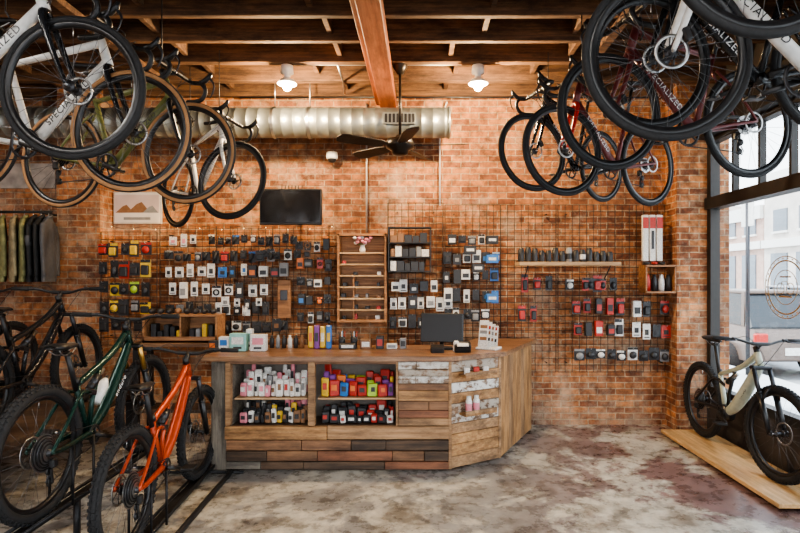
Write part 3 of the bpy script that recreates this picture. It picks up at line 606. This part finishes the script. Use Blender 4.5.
g.b2((x0+x1)/2-.1,(x0+x1)/2-.085,yf+.02,yb-.01,z0,z0+(zf-z0)*4/6,shw)
g.obj('wooden_cubby_shelf')
g=G()
for k in range(6):
    z=z0+(zf-z0)*k/6+(.0302 if k==0 else .0182)
    for q in range(4):
        if random.random()<.65: x=x0+.07+q*.125+random.uniform(-.01,.01); c=random.choice('kwgnkr'); w=random.uniform(.03,.055); hh=random.uniform(.03,.06); g.box((x,yf+.08,z+hh/2),(w,.06,hh),cols[c],None,.004)
g.obj('shelf_trinkets')
g=G(); c=Vector(((x0+x1)/2,yf+.07,zf+.078)); g.lathe(c,[(0.001,-.06),(.03,-.06),(.035,-.03),(.022,.01),(.028,.02)],white,18,axis='z',closed=False)
for k in range(15):
    a=k*2.4; rr=.06*math.sqrt(k/15); e=c+Vector((rr*math.cos(a)*1.7,rr*math.sin(a)-.03,.07+.03*math.cos(k))); g.tube([c+Vector((0,0,.0)),e],.002,M('stem',(.1,.2,.05)),4); g.ell(e,(.022,.022,.018),cols['p'] if k%3 else white,8,6)
g.obj('flower_vase')
g=G(); xa,xb=PX(390,5.85),PX(430,5.85)
for py in(243,257,271): z=PZ(py,5.85); g.b2(xa,xb,5.72,5.88,z-.012,z,blk)
g.b2(xa-.012,xa,5.72,5.88,PZ(271,5.85)-.012,PZ(229,5.85),blk); g.b2(xb,xb+.012,5.72,5.88,PZ(271,5.85)-.012,PZ(229,5.85),blk); g.b2(xa-.012,xb+.012,5.72,5.88,PZ(229,5.85),PZ(229,5.85)+.012,blk); g.obj('black_display_rack')
g=G()
for py in(243,257,271):
    z=PZ(py,5.85); x=xa+.01
    while x<xb-.07: w=random.uniform(.05,.09); hh=random.uniform(.07,.12); g.b2(x,x+w-.006,5.74,5.84,z,z+hh,cols[random.choice('kkgwkn')],.003); x+=w
for py,px in((259,492),(298,492),(240,492),(250,470),(268,478)):
    g.box(P(px,py,5.78),(.13,.08,.09),cols['b' if py in(259,298) else 'k'],None,.004); g.box(P(px,py,5.78)+Vector((0,-.041,0)),(.08,.003,.03),cols['w'])
g.obj('component_boxes')
g=G(); g.b2(PX(278,5.86),PX(291,5.86),5.84,5.88,PZ(318,5.86),PZ(280,5.86),shw,.004); g.b2(PX(281,5.86),PX(288,5.86),5.82,5.84,PZ(300,5.86),PZ(290,5.86),dsteel,.004); g.obj('wooden_display_plaque')
g=G(); Ys=5.75; xa,xb=PX(517,Ys),PX(617,Ys); z=PZ(264,Ys); g.b2(xa,xb,5.62,5.89,z-.02,z+.02,plw,.003)
for xx in(xa+.1,xb-.1): g.tube([(xx,5.66,z-.02),(xx,5.88,z-.18),(xx,5.9,z-.18)],.006,iron,6)
g.obj('wall_shelf')
g=G(); x=xa+.04
while x<xb-.05:
    hh=random.uniform(.11,.16); c=random.choice('kkkkkwkg'); g.lathe((x,5.72,z+.0205),[(0.001,0),(.032,0),(.034,.01),(.034,hh-.025),(.026,hh-.015),(.026,hh),(0.001,hh)],cols[c],14,axis='z',closed=False); g.lathe((x,5.72,z+.0205),[(.0345,.03),(.0345,hh*.6)],cols['w' if c=='k' and random.random()<.25 else 'k'],14,axis='z',closed=False); x+=.073
g.obj('lubricant_bottles')
g=G()
for i,px in enumerate((645,652,659)):
    g.box(P(px,238,5.8),(.062,.04,.5),cols['w'],None,.004); g.box(P(px,223,5.8)+Vector((0,-.022,0)),(.06,.003,.12),cols['r']); g.box(P(px,240,5.8)+Vector((0,-.022,0)),(.03,.003,.2),cols['k' if i==1 else 'w'])
g.obj('tyre_boxes')
g=G(); xa2,xb2=PX(642,5.8),PX(672,5.8); za,zb=PZ(292,5.8),PZ(266,5.8)
for z_ in(za,(zb)): g.b2(xa2,xb2,5.7,5.89,z_-.01,z_+.01,shw)
g.b2(xa2,xa2+.015,5.7,5.89,za,zb,shw); g.b2(xb2-.015,xb2,5.7,5.89,za,zb,shw); g.obj('small_wooden_shelf')
g=G()
for k in range(4): g.lathe((xa2+.05+k*.075,5.78,za+.0105),[(0.001,0),(.03,0),(.03,.12),(.02,.15),(.02,.18),(0.001,.18)],cols['rkwk'[k]],14,axis='z',closed=False)
for k in range(3): g.ell((xa2+.05+k*.085,5.8,zb+.031),(.035,.035,.02),cols['krk'[k]],10,6)
g.obj('water_bottles')
# landscape poster: hills over pale caption strip
g=G(); c=P(138,208,5.975); g.box(c,(.54,.025,.36),M('poster_frame',(.50,.45,.40),.5),None,.004); g.box(c+Vector((0,-.014,.0)),(.51,.004,.33),M('poster_paper',(.62,.58,.54),.6,scale=4)); g.box(c+Vector((0,-.017,.045)),(.49,.003,.20),M('poster_sky',(.52,.42,.40),.6,scale=4))
for a,(dx,w_,h_,mm_) in enumerate(((-.14,.20,.09,'n'),(.02,.26,.12,'n'),(.15,.18,.08,'g'))):
    b_=c+Vector((dx,-.0195-.0005*a,-.055)); g.add([b_+Vector((-w_/2,0,0)),b_+Vector((w_/2,0,0)),b_+Vector((w_*.12,0,h_)),b_+Vector((-w_*.1,0,h_*.8))],[(0,1,2,3)],cols[mm_])
g.box(c+Vector((0,-.018,-.12)),(.3,.003,.03),cols['g']); g.obj('framed_poster')
g=G(); c=P(28,176,5.985); g.box(c,(.62,.02,.28),M('pale_board',(.42,.37,.32),.7,var=.35,scale=8),None,.003); g.obj('painted_sign_board')
sl=M('fairy_bulb',(1,.72,.35),.3,emit=3); g=G(); pts=[]
for i in range(41):
    px=112+i*5.5; pts.append(P(px,226+3.0*abs(math.sin(i*.55)),5.86 if px>160 else 5.66))
g.tube(pts,.002,blk,4)
for p in pts[::4]: g.ell(p+Vector((0,-.008,-.008)),(.004,.004,.006),sl,8,6)
o=g.obj('string_lights')
for px in(120,165,210,260,310):
    l=bpy.data.lights.new('fairy_light','POINT'); l.energy=1.6; l.color=(1,.60,.22); l.shadow_soft_size=.03; q=bpy.data.objects.new('fairy_light',l); COL.objects.link(q); q.location=P(px,222,5.8 if px>160 else 5.6); q.parent=o
# jackets
g=G(); xa,xb=-4.85,PX(52,5.5); zr=PZ(212,5.5); g.tube([(xa,5.5,zr),(xb,5.5,zr)],.014,iron,8)
for xx in(xa+.05,xb-.15): g.tube([(xx,5.5,zr),(xx,5.99,zr)],.012,iron,8)
g.obj('clothes_rail')
def jacket(x,col,rz,ln=1.0,stripe=None):
    r_=empty('hanging_jacket',(x,5.5,zr),rz); g=G(); rings=[]
    for z,w,d in((-.06,.04,.04),(-.09,.11,.045),(-.13,.17,.05),(-.22,.185,.055),(-.45,.17,.06),(-.68*ln,.18,.055),(-.72*ln,.175,.05)):
        rings.append([Vector((d*(1+.22*math.sin(5*a))*math.sin(a)*.7,w*math.cos(a),z)) for a in [2*math.pi*k/24 for k in range(24)]])
    g.loft(rings,col)
    for sd in(-1,1): g.tube(smoothpath([(0,sd*.16,-.14),(.01,sd*.205,-.3),(.015,sd*.20,-.5),(.02,sd*.195,-.66)],4),[.042-.001*i for i in range(13)],col,10,flat=.6)
    if stripe:
        for sd in(-1,1): g.tube([(0,sd*.203,-.26),(.01,sd*.205,-.36)],[.043,.042],stripe,10,flat=.65)
    g.tube([(0,-.06,-.07),(.02,0,-.04),(0,.06,-.07)],.018,col,8); g.obj('garment',r_)
    g=G(); g.tube(smoothpath([(0,0,-.06),(0,0,-.01),(0,.02,.012),(0,.0,.03),(0,-.02,.014)],4),.003,steel,6); g.obj('hanger',r_)
jo_=M('jacket_olive',(.20,.19,.08),.85,bump=.3,var=.4,scale=12); jb_=M('jacket_black',(.02,.02,.02),.85,bump=.3); jg_=M('jacket_grey',(.07,.07,.075),.85,bump=.3); jt=M('jacket_khaki',(.26,.21,.12),.85,bump=.3,var=.4,scale=14)
for x,rz,c_,st_ in((-4.46,.75,jg_,None),(-4.33,.7,jo_,None),(-4.20,.6,jt,None),(-4.09,.5,jo_,None),(-4.00,.4,jb_,jg_),(-3.92,.35,jb_,None),(-3.84,.3,jg_,None)): jacket(x,c_,rz,stripe=st_)
# ---------------- counter ----------------
def W(n,a,b,axis,paint=None): return WOOD('reclaimed_%s_%s'%(n,axis),a,b,axis,stain=.55,paint=paint)
def pal(axis): return [W('brown',(.12,.055,.028),(.27,.14,.07),axis),W('tan',(.24,.13,.06),(.42,.25,.13),axis),W('grey',(.11,.095,.08),(.25,.22,.18),axis),W('dark',(.04,.025,.017),(.12,.07,.04),axis),W('honey',(.28,.135,.05),(.48,.27,.12),axis),W('whitewash',(.16,.09,.05),(.30,.20,.13),axis,(.62,.60,.56)),W('redbrown',(.16,.06,.03),(.29,.12,.06),axis),W('patchy',(.14,.07,.035),(.28,.16,.09),axis,(.38,.33,.27))]
px_=pal('x'); pz_=pal('z')
Yc=4.55
root=empty('shop_counter')
def segbox(g,p0,p1,t0,t1,z0,z1,d,m,inset=0,bev=.003):
    a=Vector((p0[0],p0[1],0)); b=Vector((p1[0],p1[1],0)); u=(b-a).normalized(); n=Vector((-u.y,u.x,0))
    c=a+u*(t0+t1)/2+n*(d/2+inset); c.z=(z0+z1)/2; rm=Matrix(((u.x,n.x,0),(u.y,n.y,0),(0,0,1)))
    g.box(c,(t1-t0,d,z1-z0),m,rm,bev)
B=(.24,Yc); C=(.716,4.83); D=(1.20,5.78)
g=G(); dk=px_[3]
g.b2(-1.66,-1.63,Yc+.02,5.2,.02,.93,px_[2]); g.b2(-1.66,.24,5.17,5.2,.02,.93,px_[0]); g.b2(-.205,-.19,Yc+.03,5.17,.02,.93,dk); g.b2(-1.63,.24,Yc+.03,5.17,.36,.38,dk)
g.b2(-1.63,-.2,Yc+.36,Yc+.38,.38,.93,M('case_back',(.16,.14,.12),.7)); g.obj('carcass',root)
g=G()
g.b2(-1.67,-1.625,Yc-.01,Yc+.05,.39,.935,px_[1],.004); g.b2(-.965,-.905,Yc-.012,Yc+.05,.39,.935,px_[1],.004); g.b2(-.215,-.195,Yc-.01,Yc+.05,.39,.935,px_[1],.003); g.b2(-1.67,-.195,Yc-.008,Yc+.03,.915,.94,px_[0],.003)
g.b2(-1.67,-.8,Yc-.02,Yc+.03,.275,.385,px_[4],.004); g.b2(-.797,.24,Yc-.022,Yc+.03,.278,.388,px_[1],.004)
for zi,(z0_,z1_) in enumerate(((.02,.085),(.09,.175),(.18,.27))):
    x=-1.66
    while x<.235:
        w=min(random.uniform(.25,.75),.24-x)
        if .24-x-w<.15: w=.24-x
        dd=random.uniform(-.008,.002); g.b2(x,x+w-.004,Yc-.004+dd,Yc+.03,z0_,z1_-.003,random.choice([px_[0],px_[2],px_[1],px_[6],px_[3],px_[0],px_[0],px_[3],px_[6]]),.003); x+=w
zz=[.39,.455,.52,.60,.69,.75,.81,.87,.935]; mm=[px_[1],px_[6],px_[0],px_[4],px_[0],px_[5],px_[7],px_[5]]
for i in range(8):
    xm=random.uniform(-.05,.1) if i in(2,5,7) else .238
    dd=random.uniform(-.006,.0)
    g.b2(-.193,xm-.002,Yc-.006+dd,Yc+.03,zz[i]+.002,zz[i+1]-.001,mm[i],.003)
    if xm<.23: g.b2(xm+.002,.238,Yc-.004,Yc+.03,zz[i]+.002,zz[i+1]-.001,px_[0] if i==2 else px_[5],.003)
g.b2(.235,.262,Yc-.01,Yc+.03,.02,.935,px_[1],.003)
g.obj('front_planks',root)
g=G(); L1=math.hypot(C[0]-B[0],C[1]-B[1]); zz=[.02,.12,.22,.31,.40,.48,.57,.66,.75,.84,.935]; mo=[1,4,4,1,5,7,4,5,4,7]
for i in range(10): segbox(g,B,C,.02,L1-.01,zz[i]+.002,zz[i+1]-.002,.03,px_[mo[i]],random.uniform(-.006,0))
segbox(g,B,C,L1-.02,L1+.01,.02,.935,.035,px_[1],-.008)
for z_,t0,t1 in((.80,.10,.44),(.47,.10,.44)):
    segbox(g,B,C,t0,t1,z_,z_+.02,.10,px_[4],-.105); segbox(g,B,C,t0,t1,z_+.02,z_+.045,.012,px_[1],-.105)
g.obj('angled_panel',root)
g=G(); L2=math.hypot(D[0]-C[0],D[1]-C[1]); t=0.005; i=0; mo=[4,4,1,4,4,1,4,4,1,4,1]
while t<L2-.02:
    w=min(.13,L2-t); segbox(g,C,D,t+.002,t+w-.002,.02,.935,.03,pz_[mo[i%11]]); t+=w; i+=1
g.obj('side_planks',root)
g=G(); g.b2(-1.80,-1.665,Yc+.02,Yc+.09,.0,.93,pz_[2],.004); g.b2(-1.80,-1.73,5.1,5.18,.0,.93,pz_[3],.004); g.b2(-1.62,.2,Yc+.03,5.15,0,.02,dk); g.obj('end_posts',root)
top=WOOD('counter_top_wood',(.15,.07,.035),(.34,.19,.10),'x',.33,stain=.45)
g=G()
def prism(g,poly,z0,z1,m):
    n=len(poly); vs=[Vector((x,y,z0)) for x,y in poly]+[Vector((x,y,z1)) for x,y in poly]; fs=[tuple(range(n))[::-1],tuple(range(n,2*n))]+[(i,(i+1)%n,n+(i+1)%n,n+i) for i in range(n)]; g.add(vs,fs,m)
yy=Yc-.05
xr=lambda y:.255+(y-(Yc-.05))*(.505/.29) if y<4.79 else .76+(y-4.79)*(.51/1.07)
for k in range(5):
    y1=yy+.155; prism(g,[(-1.86,yy),(xr(yy),yy),(xr(y1-.003),y1-.003),(-1.86,y1-.003)],.945,.985+random.uniform(0,.002),top); yy=y1
prism(g,[(.35,yy),(xr(yy),yy),(1.27,5.86),(.60,5.86)],.945,.985,top)
g.obj('counter_top',root)
g=G(); g.b2(-1.61,-.98,Yc+.05,Yc+.355,.60,.615,plw); g.b2(-.89,-.22,Yc+.05,Yc+.355,.60,.615,plw); g.obj('case_shelves',root)
g=G()
def fill(x0,x1,z,palt,hmax,wr=(.035,.07)):
    for yy in(Yc+.28,Yc+.19,Yc+.10):
        x=x0
        while x<x1-.03:
            w=min(random.uniform(*wr),x1-x); h=hmax*random.uniform(.55,1)*(1.15 if yy>Yc+.25 else .95 if yy>Yc+.15 else .75); a,b=random.choice(palt)
            g.box((x+w/2,yy+random.uniform(-.015,.015),z+h/2),(w-.004,.028,h),cols[a],Matrix.Rotation(random.uniform(-.06,.06),3,'Y')@Matrix.Rotation(random.uniform(-.3,.3),3,'Z'),.008); g.box((x+w/2,yy-.024,z+h*.55),(w*.5,.01,h*.35),cols[b]); x+=w
fill(-1.58,-1.0,.62,['wp','wr','pw','wk','wn','pk','wg','gw'],.23); fill(-1.58,-1.0,.387,['kw','wk','yk','kg','pk','kn','nk','kk'],.17); fill(-.87,-.24,.62,['rk','lk','vk','yr','ro','rk','ok','vk','bk','kr'],.22,(.05,.1)); fill(-.87,-.24,.387,['rw','kr','wr','kw','rw','kk'],.15,(.04,.1))
g.obj('energy_bar_packets')
g=G()
def onseg(t,off,z): 
    a=Vector((B[0],B[1],0)); u=(Vector((C[0],C[1],0))-a).normalized(); n=Vector((-u.y,u.x,0)); q=a+u*t-n*off; q.z=z; return q
for t in(.17,.25): 
    q=onseg(t,.05,.4905); g.lathe(q,[(.001,0),(.028,0),(.028,.10),(.02,.115),(.02,.14),(.001,.14)],cols['w'],14,axis='z',closed=False); g.lathe(q,[(.0285,.02),(.0285,.08)],cols['p'],14,axis='z',closed=False)
for k in range(3): q=onseg(.15+.1*k,.05,.8205); g.box(q+Vector((0,0,.03)),(.05,.05,.055),cols['wrw'[k]],None,.004)
g.obj('sunscreen_tubes')
ZT=.988
r_=empty('computer_monitor',(PX(442,4.95),4.95,ZT)); g=G(); rm=Matrix.Rotation(-.2,3,'Z')@Matrix.Rotation(-.15,3,'X')
g.box((0,0,.20),(.40,.03,.27),blk,rm,.008); g.box(rm@Vector((0,-.017,0))+Vector((0,0,.20)),(.37,.003,.24),M('monitor_screen',(.006,.006,.008),.45),rm); g.obj('screen',r_)
g=G(); g.tube([(0,.04,.0),(0,.03,.15)],.02,blk,8); g.box((0,.04,.008),(.2,.16,.014),blk,None,.004); g.box((-.05,-.2,.03),(.12,.1,.06),blk,Matrix.Rotation(.2,3,'X'),.01); g.box((.12,-.18,.05),(.05,.03,.1),cols['w'],None,.01); g.obj('stand',r_)
g=G(); q=P(489,347,4.95); q.z=ZT
for k in range(4):
    rr=Matrix.Rotation(-.5,3,'Z')@Matrix.Rotation(-.2,3,'X'); cc=q+Vector((.035*k-.05,.035*k,.14-.01*k)); g.box(cc,(.09,.006,.26-.02*k),cols['w'],rr)
    for j,(zo,cl) in enumerate(((.07,'r'),(.02,'g'),(-.04,'k'))): g.box(cc+rr@Vector((0,-.005,zo)),(.07,.003,.03),cols[cl if (j+k)%2 else 'n'],rr)
g.box(q+Vector((0,0.03,.01)),(.2,.16,.02),cols['w'],Matrix.Rotation(-.5,3,'Z'),.004)
g.obj('brochure_stand')
g=G(); q=P(468,345,4.78); q.z=ZT; g.box(q+Vector((-.05,.0,.045)),(.15,.10,.07),blk,Matrix.Rotation(.35,3,'X'),.01); g.box(q+Vector((-.05,-.05,.07)),(.1,.05,.01),cols['w'],Matrix.Rotation(.35,3,'X')); g.obj('card_reader')
g=G()
for px,w,h,c,cc,yy in((239,.15,.16,'t','w',4.85),(259,.14,.15,'w','p',4.85),(225,.09,.13,'w','b',4.85),(250,.05,.19,'w','t',4.95),(214,.07,.10,'k','o',4.8)):
    q=P(px,340,yy); q.z=ZT; g.box(q+Vector((0,0,h/2)),(w,.08,h),cols[c],None,.004); g.box(q+Vector((0,-.042,h*.6)),(w*.7,.003,h*.4),cols[cc]); g.box(q+Vector((0,-.043,h*.2)),(w*.5,.003,h*.12),cols['k'])
g.obj('sticker_display_boxes')
g=G()
for i,px in enumerate((311,317,323,329)):
    q=P(px,340,5.0); q.z=ZT; g.box(q+Vector((0,0,.11)),(.05,.05,.20+.02*(i%2)),cols['yvyb'[i]],None,.008); g.box(q+Vector((0,-.027,.11)),(.03,.003,.08),cols['okwy'[i]])
g.obj('snack_pouches')
g=G(); 
for i in range(6): q=P(272+6*i,342,5.05); q.z=ZT; g.lathe(q,[(.001,0),(.022,0),(.022,.09),(.012,.1),(.012,.12),(.001,.12)],cols['kgkwkn'[i]],12,axis='z',closed=False)
g.obj('small_bottles')
g=G()
for px,w,d_,h,c,cc in((348,.16,.10,.05,'k','w'),(366,.10,.08,.09,'n','w'),(380,.07,.07,.12,'k','r'),(392,.10,.07,.05,'w','g'),(403,.06,.06,.10,'g','k')):
    q=P(px,342,5.0); q.z=ZT; g.box(q+Vector((0,0,h/2)),(w,d_,h),cols[c],None,.005); g.box(q+Vector((0,-d_/2-.001,h*.5)),(w*.7,.003,h*.5),cols[cc])
for px in(342,354): 
    q=P(px,342,5.12); q.z=ZT; g.lathe(q,[(.001,0),(.03,0),(.034,.1),(.03,.1),(.028,.01)],cols['k'],14,axis='z',closed=False)
    for k in range(4): g.tube([q+Vector((.01*math.cos(k*1.6),.01*math.sin(k*1.6),.02)),q+Vector((.03*math.cos(k*1.6),.03*math.sin(k*1.6),.15))],.004,cols['rbkw'[k]],5)
g.obj('countertop_impulse_items')
g=G(); zt=1.0; g.b2(-2.9,-1.95,5.3,5.65,zt-.04,zt,px_[0],.004)
for x in(-2.85,-2.0):
    for y in(5.34,5.61): g.b2(x-.025,x+.025,y-.025,y+.025,0,zt-.04,iron)
g.b2(-2.85,-2.0,5.32,5.63,.3,.33,px_[3]); g.obj('work_bench')
g=G(); xa,xb=-2.80,-2.05; za=zt+.0005
g.b2(xa,xb,5.35,5.6,za,za+.02,plw); g.b2(xa,xa+.02,5.35,5.6,za,za+.27,shw,.002); g.b2(xb-.02,xb,5.35,5.6,za,za+.27,shw,.002); g.b2(xa,xb,5.58,5.6,za,za+.27,shw); g.b2(xa,xb,5.35,5.6,za+.26,za+.28,shw,.002); g.b2(xa,xb,5.35,5.365,za,za+.06,shw); g.b2(-2.43,-2.415,5.36,5.59,za+.02,za+.26,shw); g.obj('wooden_display_crate')
g=G(); x=xa+.05
while x<xb-.06:
    hh=random.uniform(.1,.19); g.b2(x,x+.05,5.42,5.52,za+.021,za+hh,cols[random.choice('kknkgky')],.006); x+=.065 if not -2.52<x<-2.44 else .13
x=xa+.04
while x<xb-.05: g.ell((x,5.47,za+.28+.031),(.035,.05,.03),cols[random.choice('kkgkn')],10,6); x+=.09
g.obj('small_parts')
# ---------------- racks / platforms ----------------
rk=M('rack_black',(.02,.02,.022),.5,.4)
g=G()
def tray(x0,y0,x1,y1,z):
    a=Vector((x0,y0,0)); b=Vector((x1,y1,0)); u=(b-a).normalized(); n=Vector((-u.y,u.x,0))
    for s in(-.045,.045): g.tube([a+n*s+Vector((0,0,z+.015)),b+n*s+Vector((0,0,z+.015))],.012,rk,6)
    segbox(g,(x0,y0),(x1,y1),0,(b-a).length,z-.012,z,.08,rk,-.04,0)
tray(-1.70,2.7,-1.83,4.72,.027); tray(-2.12,2.55,-2.17,4.6,.297)
for y in(3.3,4.5): g.tube([(-2.6,y,.012),(-1.5,y,.012)],.012,rk,6)
g.tube([(-1.50,2.4,.02),(-1.60,4.50,.02)],.02,rk,6)
for x,y in((-2.13,3.3),(-2.16,4.5)): g.tube([(x,y,.0),(x,y,.285)],.02,rk,6)
for x,y,z in((-1.75,3.42,.02),(-2.14,3.27,.30)):
    for s in(-.07,.07): g.tube([(x+s,y-.1,z),(x+s,y-.1,z+.36),(x+s,y+.1,z+.36),(x+s,y+.1,z)],.008,rk,6)
g.obj('bike_display_rack')
g=G(); pdk=px_[3]; g.b2(-4.4,-2.94,3.1,5.6,.42,.48,pdk,.004)
for x in(-4.35,-3.0):
    for y in(3.15,5.5): g.b2(x-.03,x+.03,y-.03,y+.03,0,.42,iron)
g.b2(-4.35,-3.0,3.13,3.17,.34,.42,iron); g.b2(-4.35,-3.0,5.48,5.52,.34,.42,iron); g.obj('raised_bike_platform')
pw=WOOD('platform_plywood',(.46,.27,.11),(.64,.42,.21),'y',.45,stain=.25)
g=G(); g.b2(2.52,3.0,3.75,5.6,.025,.06,pw,.004)
for y in(3.9,4.7,5.45): g.b2(2.56,2.98,y-.04,y+.04,0,.025,pw)
g.obj('bike_display_platform')
# ---------------- world & camera ----------------
w=bpy.data.worlds.new('World'); bpy.context.scene.world=w; w.use_nodes=True; nt=w.node_tree; bg=nt.nodes['Background']
tc=nt.nodes.new('ShaderNodeTexCoord'); sp=nt.nodes.new('ShaderNodeSeparateXYZ'); nt.links.new(tc.outputs['Generated'],sp.inputs[0])
r=nt.nodes.new('ShaderNodeValToRGB'); r.color_ramp.elements[0].position=0; r.color_ramp.elements[0].color=(.97,.98,1,1); r.color_ramp.elements[1].position=.8; r.color_ramp.elements[1].color=(.7,.83,1,1)
nt.links.new(sp.outputs['Z'],r.inputs['Fac']); nt.links.new(r.outputs['Color'],bg.inputs['Color']); bg.inputs['Strength'].default_value=5.4
try:
    bpy.context.scene.view_settings.look='AgX - Medium High Contrast'
    bpy.context.scene.view_settings.exposure=.1
except Exception as e: print(e)
cam=bpy.data.cameras.new('Camera'); co=bpy.data.objects.new('Camera',cam); COL.objects.link(co); co.location=(0,0,H); co.rotation_euler=(math.pi/2,0,0)
cam.sensor_width=36; cam.lens=F/800*36; cam.shift_x=-(CX-400)/800; cam.shift_y=(CY-266.5)/800; cam.clip_start=.05; cam.clip_end=300
bpy.context.scene.camera=co
